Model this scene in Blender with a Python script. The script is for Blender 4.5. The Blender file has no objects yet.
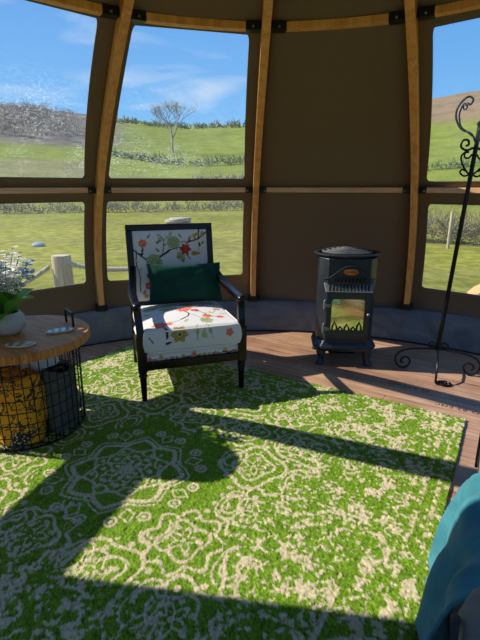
import bpy, bmesh, math, random
import numpy as np
from mathutils import Vector, Matrix
random.seed(7); rng = np.random.default_rng(7)
S = bpy.context.scene
COL = S.collection
PI = math.pi

# ---------------------------------------------------------------- camera, light, sky
cam_d = bpy.data.cameras.new('camera'); cam = bpy.data.objects.new('camera', cam_d); COL.objects.link(cam)
cam_d.sensor_fit = 'VERTICAL'; cam_d.sensor_height = 36; cam_d.sensor_width = 27
cam_d.lens = 448.09 / 640 * 36; cam_d.clip_end = 2000; cam_d.clip_start = 0.02
cam.location = (0, 0, 1.25); cam.rotation_euler = (PI/2 - 0.2899, 0, 0)
S.camera = cam
S.view_settings.view_transform = 'Standard'; S.view_settings.look = 'None'
S.view_settings.gamma = 1; S.view_settings.use_curve_mapping = False
S.view_settings.exposure = 0.0
S.cycles.use_denoising = True
S.cycles.max_bounces = 10; S.cycles.transparent_max_bounces = 24; S.cycles.diffuse_bounces = 5
S.cycles.sample_clamp_indirect = 6

SUN_TRAVEL = Vector((1.16, -0.19, -1.0))
sun_d = bpy.data.lights.new('sun', 'SUN'); sun_d.energy = 6.5; sun_d.angle = 0.0093; sun_d.color = (1, .94, .84)
sun = bpy.data.objects.new('sun', sun_d); COL.objects.link(sun)
sun.rotation_euler = SUN_TRAVEL.to_track_quat('-Z', 'Y').to_euler(); sun.location = (-20, 3, 20)

W = bpy.data.worlds.new('sky'); S.world = W; W.use_nodes = True
def sky():
    nt = W.node_tree; N = nt.nodes; L = nt.links; N.clear()
    out = N.new('ShaderNodeOutputWorld'); bg = N.new('ShaderNodeBackground'); bg.inputs[1].default_value = 1.0
    tc = N.new('ShaderNodeTexCoord'); sep = N.new('ShaderNodeSeparateXYZ'); L.new(tc.outputs['Generated'], sep.inputs[0])
    rp = N.new('ShaderNodeValToRGB'); L.new(sep.outputs[2], rp.inputs[0])
    e = rp.color_ramp.elements
    e[0].position = 0.0; e[0].color = (.46, .74, .97, 1)
    e[1].position = 1.0; e[1].color = (.10, .30, .75, 1)
    k = e.new(.14); k.color = (.20, .52, .96, 1)
    k = e.new(.36); k.color = (.10, .35, .86, 1)
    mp = N.new('ShaderNodeMapping'); mp.inputs['Scale'].default_value = (1.5, 1.5, 6.0); mp.inputs['Rotation'].default_value = (0, .25, .3); mp.inputs['Location'].default_value = (1.7, .4, .9)
    L.new(tc.outputs['Generated'], mp.inputs[0])
    nz = N.new('ShaderNodeTexNoise'); nz.inputs['Scale'].default_value = 2.1; nz.inputs['Detail'].default_value = 7; nz.inputs['Distortion'].default_value = .6
    L.new(mp.outputs[0], nz.inputs['Vector'])
    cr = N.new('ShaderNodeValToRGB'); cr.color_ramp.elements[0].position = .53; cr.color_ramp.elements[1].position = .84
    cr.color_ramp.elements[1].color = (.8, .8, .8, 1)
    L.new(nz.outputs[0], cr.inputs[0])
    mx = N.new('ShaderNodeMix'); mx.data_type = 'RGBA'; mx.inputs[7].default_value = (.93, .96, 1, 1)
    L.new(cr.outputs[0], mx.inputs[0]); L.new(rp.outputs[0], mx.inputs[6]); L.new(mx.outputs[2], bg.inputs[0]); L.new(bg.outputs[0], out.inputs[0])
sky()

# ---------------------------------------------------------------- material helpers
def srgb(r, g, b):
    f = lambda c: (c/255/12.92) if c/255 <= .04045 else ((c/255+.055)/1.055)**2.4
    return (f(r), f(g), f(b), 1)
class MT:
    def __init__(s, name):
        s.m = bpy.data.materials.new(name); s.m.use_nodes = True
        s.nt = s.m.node_tree; s.N = s.nt.nodes; s.L = s.nt.links
        s.p = s.N['Principled BSDF']; s.out = s.N['Material Output']
    def n(s, t, **kw):
        nd = s.N.new('ShaderNode' + t)
        for k, v in kw.items():
            if isinstance(v, bpy.types.NodeSocket): s.L.new(v, nd.inputs[k])
            else: nd.inputs[k].default_value = v
        return nd
    def coord(s, scale=(1, 1, 1), rot=(0, 0, 0), kind='Object', loc=(0, 0, 0)):
        tc = s.N.new('ShaderNodeTexCoord'); mp = s.N.new('ShaderNodeMapping')
        s.L.new(tc.outputs[kind], mp.inputs[0]); mp.inputs['Scale'].default_value = scale
        mp.inputs['Rotation'].default_value = rot; mp.inputs['Location'].default_value = loc
        return mp.outputs[0]
    def ramp(s, fac, stops):
        r = s.N.new('ShaderNodeValToRGB'); s.L.new(fac, r.inputs[0]); e = r.color_ramp.elements
        while len(e) < len(stops): e.new(.5)
        for k, (p, c) in enumerate(stops): e[k].position = p; e[k].color = c
        return r.outputs[0]
    def mix(s, fac, a, b, mode='MIX'):
        m = s.N.new('ShaderNodeMix'); m.data_type = 'RGBA'; m.blend_type = mode
        for i, v in ((0, fac), (6, a), (7, b)):
            if isinstance(v, bpy.types.NodeSocket): s.L.new(v, m.inputs[i])
            else: m.inputs[i].default_value = v
        return m.outputs[2]
    def bump(s, h, strength=.3, dist=.01):
        b = s.N.new('ShaderNodeBump'); b.inputs['Strength'].default_value = strength; b.inputs['Distance'].default_value = dist
        s.L.new(h, b.inputs['Height']); s.L.new(b.outputs[0], s.p.inputs['Normal']); return b
    def base(s, c):
        if isinstance(c, bpy.types.NodeSocket): s.L.new(c, s.p.inputs['Base Color'])
        else: s.p.inputs['Base Color'].default_value = c
    def set(s, **kw):
        for k, v in kw.items(): s.p.inputs[k.replace('_', ' ')].default_value = v
        return s
def plain(name, c, rough=.6, metal=0, var=.12, scale=30, bump=.1, bd=.003, spec=.5):
    t = MT(name); v = t.coord(); nz = t.n('TexNoise', Vector=v, Scale=scale, Detail=4.)
    c2 = tuple(x*(1-var) for x in c[:3])+(1,); c1 = tuple(min(1, x*(1+var)) for x in c[:3])+(1,)
    t.base(t.ramp(nz.outputs[0], [(.3, c2), (.7, c1)])); t.set(Roughness=rough, Metallic=metal)
    t.p.inputs['Specular IOR Level'].default_value = spec
    if bump: t.bump(nz.outputs[0], bump, bd)
    return t.m
def wood(name, c1, c2, rough=.5, scale=(1, 1, .08), k=22, kind='Object'):
    t = MT(name); v = t.coord(scale=scale, kind=kind)
    nz = t.n('TexNoise', Vector=v, Scale=float(k), Detail=6., Distortion=.8)
    n2 = t.n('TexNoise', Vector=v, Scale=float(k*4), Detail=3.)
    c = t.ramp(nz.outputs[0], [(.32, c2), (.62, c1)])
    c = t.mix(.25, c, t.ramp(n2.outputs[0], [(.35, c2), (.6, c1)]))
    t.base(c); t.set(Roughness=rough); t.bump(nz.outputs[0], .15, .002); return t.m
def painted(name, rough=.8, bump=.2, scale=300., sheen=0):
    t = MT(name); a = t.N.new('ShaderNodeAttribute'); a.attribute_name = 'paint'
    nz = t.n('TexNoise', Vector=t.coord(), Scale=scale, Detail=2.)
    t.L.new(a.outputs['Color'], t.p.inputs['Base Color']); t.set(Roughness=rough); t.bump(nz.outputs[0], bump, .002)
    t.p.inputs['Specular IOR Level'].default_value = .2
    if sheen: t.p.inputs['Sheen Weight'].default_value = sheen
    return t.m

# ---------------------------------------------------------------- mesh helpers
class MB:
    def __init__(s): s.v = []; s.f = []
    def add(s, vs, fs):
        o = len(s.v); s.v += [tuple(x) for x in vs]; s.f += [tuple(i+o for i in f) for f in fs]; return s
    def box(s, c, d, rot=None, taper=1., bev=0):
        bm = bmesh.new(); bmesh.ops.create_cube(bm, size=1)
        for v in bm.verts:
            k = taper if v.co.z < 0 else 1
            v.co = Vector((v.co.x*d[0]*k, v.co.y*d[1]*k, v.co.z*d[2]))
        if bev: bmesh.ops.bevel(bm, geom=list(bm.edges), offset=bev, segments=3, profile=.5, affect='EDGES')
        R = rot or Matrix.Identity(3); bm.verts.index_update()
        s.add([R @ v.co + Vector(c) for v in bm.verts], [[v.index for v in f.verts] for f in bm.faces]); bm.free(); return s
    def tube(s, pts, r, n=8, closed=False, up=None, sq=None):
        pts = [Vector(p) for p in pts]; m = len(pts); rs = r if hasattr(r, '__len__') else [r]*m
        o = len(s.v); prev = None
        for i, p in enumerate(pts):
            if closed: t = pts[(i+1) % m]-pts[i-1]
            else: t = pts[min(i+1, m-1)]-pts[max(i-1, 0)]
            t.normalize()
            if prev is None:
                a = Vector(up) if up else (Vector((0, 0, 1)) if abs(t.z) < .9 else Vector((1, 0, 0)))
            else: a = prev
            a = (a - t*a.dot(t)).normalized(); prev = a; b = t.cross(a)
            for k in range(n):
                if sq:
                    ca, cb = [(1, 1), (-1, 1), (-1, -1), (1, -1)][k]; s.v.append(tuple(p+a*ca*sq[0]*rs[i]+b*cb*sq[1]*rs[i]))
                else:
                    th = 2*PI*k/n; s.v.append(tuple(p+(a*math.cos(th)+b*math.sin(th))*rs[i]))
        for i in range(m if closed else m-1):
            for k in range(n):
                j = (i+1) % m
                s.f.append((o+i*n+k, o+i*n+(k+1) % n, o+j*n+(k+1) % n, o+j*n+k))
        if not closed:
            s.f.append(tuple(o+k for k in range(n))[::-1]); s.f.append(tuple(o+(m-1)*n+k for k in range(n)))
        return s
    def bar(s, pts, w, h, up): return s.tube(pts, 1., 4, up=up, sq=(h/2, w/2))
    def lathe(s, prof, c=(0, 0, 0), n=32, sx=1., sy=1., cap=True):
        o = len(s.v); m = len(prof)
        for r, z in prof:
            for k in range(n):
                th = 2*PI*k/n; s.v.append((c[0]+r*math.cos(th)*sx, c[1]+r*math.sin(th)*sy, c[2]+z))
        for i in range(m-1):
            for k in range(n): s.f.append((o+i*n+k, o+i*n+(k+1) % n, o+(i+1)*n+(k+1) % n, o+(i+1)*n+k))
        if cap:
            s.f.append(tuple(o+k for k in range(n))[::-1]); s.f.append(tuple(o+(m-1)*n+k for k in range(n)))
        return s
    def prism(s, outline, z0, z1, sc=1.):
        """outline xy, extruded z0..z1"""
        n = len(outline)
        vs = [(x, y, z0) for x, y in outline]+[(x*sc, y*sc, z1) for x, y in outline]
        fs = [tuple(range(n))[::-1], tuple(range(n, 2*n))]+[(i, (i+1) % n, n+(i+1) % n, n+i) for i in range(n)]
        return s.add(vs, fs)
    def loops(s, L, cap0=False, cap1=False):
        o = len(s.v); n = len(L[0])
        for l in L: s.v += [tuple(p) for p in l]
        for i in range(len(L)-1):
            for k in range(n): s.f.append((o+i*n+k, o+i*n+(k+1) % n, o+(i+1)*n+(k+1) % n, o+(i+1)*n+k))
        if cap0: s.f.append(tuple(o+k for k in range(n))[::-1])
        if cap1: s.f.append(tuple(o+(len(L)-1)*n+k for k in range(n)))
        return s
    def ball(s, c, r, n=10, sc=(1, 1, 1), rot=None):
        R = rot or Matrix.Identity(3); o = len(s.v); m = max(4, n//2+1); vs = []; fs = []
        for i in range(m+1):
            ph = PI*i/m
            for k in range(n):
                th = 2*PI*k/n
                vs.append(R @ Vector((r*sc[0]*math.sin(ph)*math.cos(th), r*sc[1]*math.sin(ph)*math.sin(th), r*sc[2]*math.cos(ph))) + Vector(c))
        for i in range(m):
            for k in range(n): fs.append((i*n+k, (i+1)*n+k, (i+1)*n+(k+1) % n, i*n+(k+1) % n))
        return s.add(vs, fs)
    def xf(s, M):
        s.v = [tuple(M @ Vector(v)) for v in s.v]; return s
    def build(s, name, mat, parent=None, smooth=True, bevel=0, sub=0, angle=40, weld=True):
        me = bpy.data.meshes.new(name); me.from_pydata(s.v, [], s.f); me.validate()
        if weld:
            bm = bmesh.new(); bm.from_mesh(me); bmesh.ops.remove_doubles(bm, verts=bm.verts, dist=1e-6)
            bmesh.ops.recalc_face_normals(bm, faces=bm.faces); bm.to_mesh(me); bm.free()
        o = bpy.data.objects.new(name, me); COL.objects.link(o); me.materials.append(mat)
        if smooth:
            me.polygons.foreach_set('use_smooth', [True]*len(me.polygons)); me.set_sharp_from_angle(angle=math.radians(angle))
        if bevel:
            b = o.modifiers.new('bevel', 'BEVEL'); b.width = bevel; b.segments = 2; b.limit_method = 'ANGLE'
        if sub:
            b = o.modifiers.new('sub', 'SUBSURF'); b.levels = sub; b.render_levels = sub
        if parent: o.parent = parent
        return o
def tag(o, label=None, cat=None, group=None, kind=None):
    if label: o['label'] = label
    if cat: o['category'] = cat
    if group: o['group'] = group
    if kind: o['kind'] = kind
    return o
def thing(name, label, cat, loc=(0, 0, 0), rz=0, group=None):
    o = bpy.data.objects.new(name, None); COL.objects.link(o); o.location = loc; o.rotation_euler = (0, 0, rz)
    o.empty_display_size = .1
    return tag(o, label, cat, group)
def copy_tree(o, parent=None):
    c = o.copy(); COL.objects.link(c)
    if parent: c.parent = parent
    for ch in list(o.children): copy_tree(ch, c)
    return c
def struct(o): o['kind'] = 'structure'; return o
def rotz(a): return Matrix.Rotation(a, 3, 'Z')
# value noise
def vnoise(x, y, seed=0):
    def h(i, j):
        n = (i*374761393+j*668265263+seed*982451653) & 0xffffffff
        n = ((n ^ (n >> 13))*1274126177) & 0xffffffff
        return ((n ^ (n >> 16)) & 0xffff)/65535.
    x = np.asarray(x, float); y = np.asarray(y, float)
    i = np.floor(x).astype(np.int64); j = np.floor(y).astype(np.int64); u = x-i; v = y-j
    u = u*u*(3-2*u); v = v*v*(3-2*v)
    return (h(i, j)*(1-u)+h(i+1, j)*u)*(1-v)+(h(i, j+1)*(1-u)+h(i+1, j+1)*u)*v
def fbm(x, y, seed=0, o=4):
    s = 0; a = .5; t = 0
    for k in range(o): s = s+a*vnoise(x*2**k, y*2**k, seed+k); t += a; a *= .55
    return s/t
def sstep(a, b, x): t = np.clip((x-a)/(b-a), 0, 1); return t*t*(3-2*t)
def paint(me, cols):
    ca = me.color_attributes.new('paint', 'FLOAT_COLOR', 'POINT')
    c = np.ones((len(me.vertices), 4), np.float32); c[:, :3] = cols; ca.data.foreach_set('color', c.ravel())

# ---------------------------------------------------------------- materials
M_rib = wood('honey pine', srgb(240, 178, 106), srgb(210, 138, 72), .5)
M_fab = MT('olive brown canvas'); _v = M_fab.coord(); _n = M_fab.n('TexNoise', Vector=_v, Scale=260., Detail=2.)
M_fab.base(M_fab.ramp(_n.outputs[0], [(.3, (.175, .128, .086, 1)), (.7, (.225, .168, .115, 1))])); M_fab.set(Roughness=.9); M_fab.bump(_n.outputs[0], .2, .001)
M_fab.p.inputs['Specular IOR Level'].default_value = .15
_n2 = M_fab.n('TexNoise', Vector=_v, Scale=3., Detail=3.)
_tl = M_fab.n('BsdfTranslucent', Color=(.34, .26, .16, 1)); _mx = M_fab.N.new('ShaderNodeMixShader'); _mx.inputs[0].default_value = .15
M_fab.L.new(M_fab.p.outputs[0], _mx.inputs[1]); M_fab.L.new(_tl.outputs[0], _mx.inputs[2]); M_fab.L.new(_mx.outputs[0], M_fab.out.inputs[0])
M_fab = M_fab.m
M_black = plain('black powder coated metal', srgb(22, 22, 24), .45, .3, .15, 60, .05)
M_vinyl = MT('grey blue groundsheet vinyl')
_n = M_vinyl.n('TexNoise', Vector=M_vinyl.coord(scale=(1, 1, 1.6)), Scale=3.5, Detail=3., Distortion=2.)
M_vinyl.base(M_vinyl.ramp(_n.outputs[0], [(.3, srgb(88, 96, 102)), (.7, srgb(116, 124, 130))])); M_vinyl.set(Roughness=.42); M_vinyl.bump(_n.outputs[0], .28, .03)
M_vinyl = M_vinyl.m
M_floor = MT('rustic crate wood planks')
def floor_mat(t):
    v = t.coord(rot=(0, 0, math.radians(33)))
    br = t.N.new('ShaderNodeTexBrick'); t.L.new(v, br.inputs['Vector'])
    br.inputs['Scale'].default_value = 1.; br.inputs['Brick Width'].default_value = 1.25; br.inputs['Row Height'].default_value = .155
    br.inputs['Mortar Size'].default_value = .0035; br.inputs['Bias'].default_value = 0
    br.inputs['Color1'].default_value = srgb(200, 160, 128); br.inputs['Color2'].default_value = srgb(152, 112, 90); br.inputs['Mortar'].default_value = srgb(70, 45, 35)
    v2 = t.coord(rot=(0, 0, math.radians(33)), scale=(1, 1, 1))
    mp = t.N.new('ShaderNodeMapping'); t.L.new(v2, mp.inputs[0]); mp.inputs['Scale'].default_value = (.9, 14, 1)
    nz = t.n('TexNoise', Vector=mp.outputs[0], Scale=3., Detail=7., Distortion=1.)
    n3 = t.n('TexNoise', Vector=v2, Scale=5., Detail=5.)
    c = t.mix(.55, br.outputs[0], t.ramp(nz.outputs[0], [(.3, srgb(104, 72, 56)), (.5, srgb(176, 134, 104)), (.7, srgb(212, 174, 142))]))
    c = t.mix(.6, c, t.ramp(n3.outputs[0], [(.3, (.62, .58, .56, 1)), (.6, (1, 1, 1, 1))]), 'MULTIPLY')
    t.base(c); t.set(Roughness=.42); t.bump(nz.outputs[0], .12, .002)
floor_mat(M_floor); M_floor = M_floor.m
def pane_mat():
    t = MT('clear crinkled plastic'); N = t.N; L = t.L
    v = t.coord()
    n1 = t.n('TexNoise', Vector=t.coord(scale=(1, 1, 2.6)), Scale=9., Detail=4., Distortion=3.5)
    w = t.ramp(n1.outputs[0], [(.478, (0, 0, 0, 1)), (.50, (1, 1, 1, 1)), (.522, (0, 0, 0, 1))])
    n2 = t.n('TexNoise', Vector=v, Scale=2.3, Detail=3.)
    area = t.ramp(n2.outputs[0], [(.40, (0, 0, 0, 1)), (.58, (1, 1, 1, 1))])
    sz = N.new('ShaderNodeSeparateXYZ'); L.new(v, sz.inputs[0]); dv = N.new('ShaderNodeMath'); dv.operation = 'DIVIDE'; L.new(sz.outputs[2], dv.inputs[0]); dv.inputs[1].default_value = 2.5
    zone = t.ramp(dv.outputs[0], [(.0, (.12, .12, .12, 1)), (.51, (.2, .2, .2, 1)), (.565, (1, 1, 1, 1)), (.66, (.8, .8, .8, 1)), (.74, (.06, .06, .06, 1))])
    cre = t.mix(1., t.mix(1., w, area, 'MULTIPLY'), zone, 'MULTIPLY')
    tr = t.n('BsdfTransparent', Color=(.96, .97, .96, 1)); gl = t.n('BsdfGlossy', Color=(1, 1, 1, 1), Roughness=.12)
    tl = t.n('BsdfTranslucent', Color=(.9, .93, .95, 1))
    b = N.new('ShaderNodeBump'); b.inputs['Strength'].default_value = .5; b.inputs['Distance'].default_value = .02; L.new(n1.outputs[0], b.inputs['Height']); L.new(b.outputs[0], gl.inputs['Normal'])
    m1 = N.new('ShaderNodeMixShader'); m1.inputs[0].default_value = .035; L.new(tr.outputs[0], m1.inputs[1]); L.new(gl.outputs[0], m1.inputs[2])
    f = t.mix(1., cre, (.42, .42, .42, 1), 'MULTIPLY'); f = t.mix(1., f, (.022, .022, .022, 1), 'ADD')
    m2 = N.new('ShaderNodeMixShader'); L.new(f, m2.inputs[0]); L.new(m1.outputs[0], m2.inputs[1]); L.new(tl.outputs[0], m2.inputs[2])
    L.new(m2.outputs[0], t.out.inputs[0]); return t.m
M_pane = pane_mat()

# ---------------------------------------------------------------- the tent shell
CX, CY = .1537, 1.14
def rr(z): return 2.714+.3379*z-.4553*z*z
PH0, DPH, NR = -.013, .476, 13
def rib_angle(i):
    if i < -3: i += NR
    if i == -3: return PH0-3*DPH-.12
    if i <= 3: return PH0+DPH*i
    return PH0+DPH*3+(2*PI-6*DPH)/7*(i-3)
def pt(ph, z, out=0): r = rr(z)+out; return Vector((CX+r*math.sin(ph), CY+r*math.cos(ph), z))
def surf(i, u, z, out=.055):
    a = pt(rib_angle(i), z, out); b0 = rib_angle(i+1)
    if b0 < rib_angle(i): b0 += 2*PI
    return a.lerp(pt(b0, z, out), u)

MB().lathe([(.05, -.35), (2.80, -.35), (2.80, -.005), (2.80, 0), (1.5, 0), (.05, 0)], (CX, CY, 0), 96)\
    .build('floor', M_floor, weld=False, angle=30)['kind'] = 'structure'

def rrect(u0, u1, z0, z1, ru, rz, n=6):
    P = []
    for cu, cz, a0 in ((u1-ru, z1-rz, 0), (u0+ru, z1-rz, 90), (u0+ru, z0+rz, 180), (u1-ru, z0+rz, 270)):
        for k in range(n+1):
            a = math.radians(a0+90*k/n); P.append((cu+ru*math.cos(a), cz+rz*math.sin(a)))
    Q = []
    for i in range(len(P)):
        a, b = P[i], P[(i+1) % len(P)]; d = math.hypot((b[0]-a[0]), (b[1]-a[1]))
        m = max(1, int(d/.05))
        for k in range(m): Q.append((a[0]+(b[0]-a[0])*k/m, a[1]+(b[1]-a[1])*k/m))
    return Q
def outer_rect(loop, u0, u1, z0, z1, U0, U1, Z0, Z1):
    """match each hole point to the border of its sub panel"""
    cu, cz = (u0+u1)/2, (z0+z1)/2; R = []
    for u, z in loop:
        du, dz = (u-cu)/((u1-u0)/2), (z-cz)/((z1-z0)/2); k = max(abs(du), abs(dz)); du /= k; dz /= k
        uu = U0+(U1-U0)*(du+1)/2; zz = Z0+(Z1-Z0)*(dz+1)/2; R.append((uu, zz))
    # force the four corners
    for c in ((U0, Z0), (U0, Z1), (U1, Z0), (U1, Z1)):
        j = min(range(len(R)), key=lambda q: ((R[q][0]-c[0])/(U1-U0))**2+((R[q][1]-c[1])/(Z1-Z0))**2); R[j] = c
    return R
HALF = ((.20, 1.2235), (1.2235, 2.16))
def win(i):
    """lower and upper opening of a panel: u at its bottom and top left, bottom and top right, z bottom and top"""
    lo = (.060, .058, .925, .922, .50, 1.142); up = (.058, .085, .920, .885, 1.305, 2.02)
    if i == -2: up = (.06, .11, .910, .848, 1.305, 2.02)
    if i == 1: lo = (.075, .080, .93, .925, .455, 1.125); up = (.065, .125, .92, .87, 1.285, 2.0)
    if i == -3: up = (.06, .12, .955, .875, 1.36, 2.125)
    if i >= 3: lo = (.04, .04, .96, .96, .30, 1.16); up = (.04, .04, .96, .96, 1.29, 2.12)
    return lo, up
def panel(mb, pane, i, holes=True):
    for (ub0, ut0, ub1, ut1, z0, z1), (Z0, Z1) in zip(win(i), HALF):
        if holes:
            h = rrect(0, 1, z0, z1, .02, .03); o = outer_rect(h, 0, 1, z0, z1, 0, 1, Z0, Z1)
            hh = []
            for u, z in h:
                t = (z-z0)/(z1-z0); a = ub0+(ut0-ub0)*t; b = ub1+(ut1-ub1)*t; hh.append((a+(b-a)*u, z))
            h = hh; L = []
            for t in (0, .08, .1, .4, .7, 1): L.append([surf(i, a[0]+(b[0]-a[0])*t, a[1]+(b[1]-a[1])*t, .055-(.004 if t == .08 else 0)) for a, b in zip(h, o)])
            mb.loops(L)
            cu, cz = sum(p[0] for p in h)/len(h), (z0+z1)/2; L = []
            for t in (1.03, .9, .75, .6, .45, .3, .15, .02): L.append([surf(i, cu+(a[0]-cu)*t, cz+(a[1]-cz)*t, .058+.012*(1-min(1, t))*math.sin(a[0]*5+t*4)) for a in h])
            pane.loops(L, cap1=True)
        else:
            n = 8; g = [[surf(i, k/n, Z0+(Z1-Z0)*j/10, .055+.02*math.sin(PI*k/n)*math.sin(PI*j/10)) for k in range(n+1)] for j in range(11)]
            mb.add([p for row in g for p in row], [(j*(n+1)+k, j*(n+1)+k+1, (j+1)*(n+1)+k+1, (j+1)*(n+1)+k) for j in range(10) for k in range(n)])
def wall(name, panels, solid, winno):
    mb = MB(); pane = MB()
    for i in panels: panel(mb, pane, i, i not in solid)
    o = struct(mb.build(name, M_fab)); s = o.modifiers.new('thick', 'SOLIDIFY'); s.thickness = .005; s.offset = 1
    if pane.v: struct(pane.build('window_%d' % winno, M_pane))
wall('wall_far_left', [-3], [], 1); wall('wall_left', [-2], [], 2); wall('wall_back_left', [-1], [], 3)
wall('wall_back', [0], [0], 0); wall('wall_back_right', [1], [], 4); wall('wall_right', [2], [], 5)
wall('wall_front', [3, 4, 5, 6, 7, 8, 9], [9], 6)
# roof canvas above the ring
mb = MB(); L = []
angs = [rib_angle(i) for i in range(-3, 10)]; angs.append(angs[0]+2*PI)
for z in (2.155, 2.25, 2.35, 2.45, 2.55, 2.63, 2.69):
    l = []
    for k in range(NR):
        for q in range(4):
            a = pt(angs[k], z, .055); b = pt(angs[k+1], z, .055); l.append(a.lerp(b, q/4))
    L.append(l)
mb.loops(L, cap1=True); o = struct(mb.build('ceiling', plain('dark lined canvas', (.036, .026, .017, 1), .95, 0, .15, 200, .1, .001, .1))); s = o.modifiers.new('thick', 'SOLIDIFY'); s.thickness = .005; s.offset = 1
# groundsheet skirt
mb = MB(); L = []
for r, z in ((2.700, .001), (2.706, .05), (2.716, .12), (2.728, .19), (2.742, .255), (2.752, .268), (2.80, .266), (2.80, .2)):
    l = []
    for k in range(312):
        a = 2*PI*k/312; w = .007*math.sin(a*47+z*20)*math.sin(PI*min(1, z/.26)) + .005*math.sin(a*31-z*33)*math.sin(PI*min(1, z/.26)) if z < .25 and r < 2.75 else 0
        l.append((CX+(r+w)*math.sin(a), CY+(r+w)*math.cos(a), z+(.006*math.sin(a*13) if z > .24 else 0)))
    L.append(l)
mb.loops(L); struct(mb.build('baseboard_back', M_vinyl, angle=60))
mb = MB()
mb.tube([(CX+2.694*math.sin(2*PI*k/200), CY+2.694*math.cos(2*PI*k/200), .007) for k in range(200)], .006, 6, closed=True)
struct(mb.build('trim_1', M_black))

# ---------------------------------------------------------------- tent frame: ribs, rails, ring beams
def rib(i, label, group=None):
    ph = rib_angle(i); ph_out = Vector((math.sin(ph), math.cos(ph), 0)); tan = Vector((math.cos(ph), -math.sin(ph), 0))
    Z = [.262+(2.60-.262)*k/30 for k in range(31)]
    o = thing('tent_rib', label, 'tent rib', pt(ph, .262, .02), 0, group)
    base = o.location
    MB().bar([pt(ph, z, .008)-base for z in Z], .046, .088, tuple(ph_out)).build('post', M_rib, o, smooth=False, bevel=.004)
    p = pt(ph, .29, .01)-base
    MB().box(p, (.085, .10, .05), rotz(-ph), bev=.006).build('foot_bracket', M_black, o)
    return o
rib(-1, 'curved wooden tent rib behind the round table, left of the armchair')
rib(0, 'curved wooden tent rib just right of the armchair, beside the solid brown panel')
rib(1, 'curved wooden tent rib between the stove and the wrought iron stand')
for i in (-3, -2, 2, 3, 4, 5, 6, 7, 8, 9):
    rib(i, 'curved wooden tent rib standing outside the edges of the photograph', 'tent ribs beyond the picture edges')
def rail(i, z, w, h, name, label, cat, group=None, arc=0.):
    a, b = rib_angle(i), rib_angle(i+1)
    if b < a: b += 2*PI
    P = []
    for k in range(17):
        t = k/16; ph = a+(b-a)*t
        c = pt(a, z, .02).lerp(pt(b, z, .02), t); q = pt(ph, z, .02); P.append(c.lerp(q, arc))
    d = (P[-1]-P[0]).normalized(); e = .032
    P[0] = P[0]+d*e; P[-1] = P[-1]-d*e
    mid = (P[0]+P[-1])/2; o = thing(name, label, cat, mid, 0, group)
    MB().bar([p-mid for p in P], h, w, (0, 0, 1)).build('beam', M_rib if name == 'ring_beam' else M_rail, o, smooth=False, bevel=.003)
    for s, (p, q) in ((1, (P[0], P[2])), (-1, (P[-1], P[-3]))):
        dd = (q-p).normalized(); m = MB(); m.bar([p-mid-dd*.004, p-mid+dd*(.075 if z > 2 else .055)], h+.006, w+.008, (0, 0, 1))
        br = m.build('bracket', M_black, o, smooth=False, bevel=.004)
        nrm = Vector((CX-p.x, CY-p.y, 0)).normalized()
        MB().ball(p-mid+dd*.036+nrm*(h/2+.008)-Vector((0, 0, w*.18)), .007, 8).build('bolt', M_steel, br)
    return o
M_rail = wood('light pine dowel', srgb(228, 180, 138), srgb(196, 146, 104), .5, (.15, .15, 1), 22)
M_steel = plain('dull steel', srgb(150, 150, 150), .35, .9, .1, 40, 0)
RL = {-2: 'behind the round table at the left edge', -1: 'behind the armchair back', 0: 'across the solid brown panel behind the stove', 1: 'at the right edge behind the iron stand'}
for i in range(-3, 10):
    if i in RL:
        rail(i, 1.2235, .036, .036, 'mid_rail', 'thin horizontal wooden rail between windows ' + RL[i] if i != 0 else 'thin horizontal wooden rail ' + RL[i], 'rail')
        rail(i, 2.042, .036, .05, 'ring_beam', 'thick wooden ring beam at the top of the wall ' + {-2: 'at the upper left corner', -1: 'above the window behind the armchair', 0: 'above the solid brown panel', 1: 'at the upper right corner'}[i], 'beam', arc=.75)
    else:
        rail(i, 1.2235, .036, .036, 'mid_rail', 'thin horizontal wooden tent rail beyond the picture edges', 'rail', 'mid rails beyond the picture edges')
        rail(i, 2.15 if i == -3 else 2.042, .036, .05, 'ring_beam', 'thick wooden ring beam beyond the picture edges', 'beam', 'ring beams beyond the picture edges', arc=.75)

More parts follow.
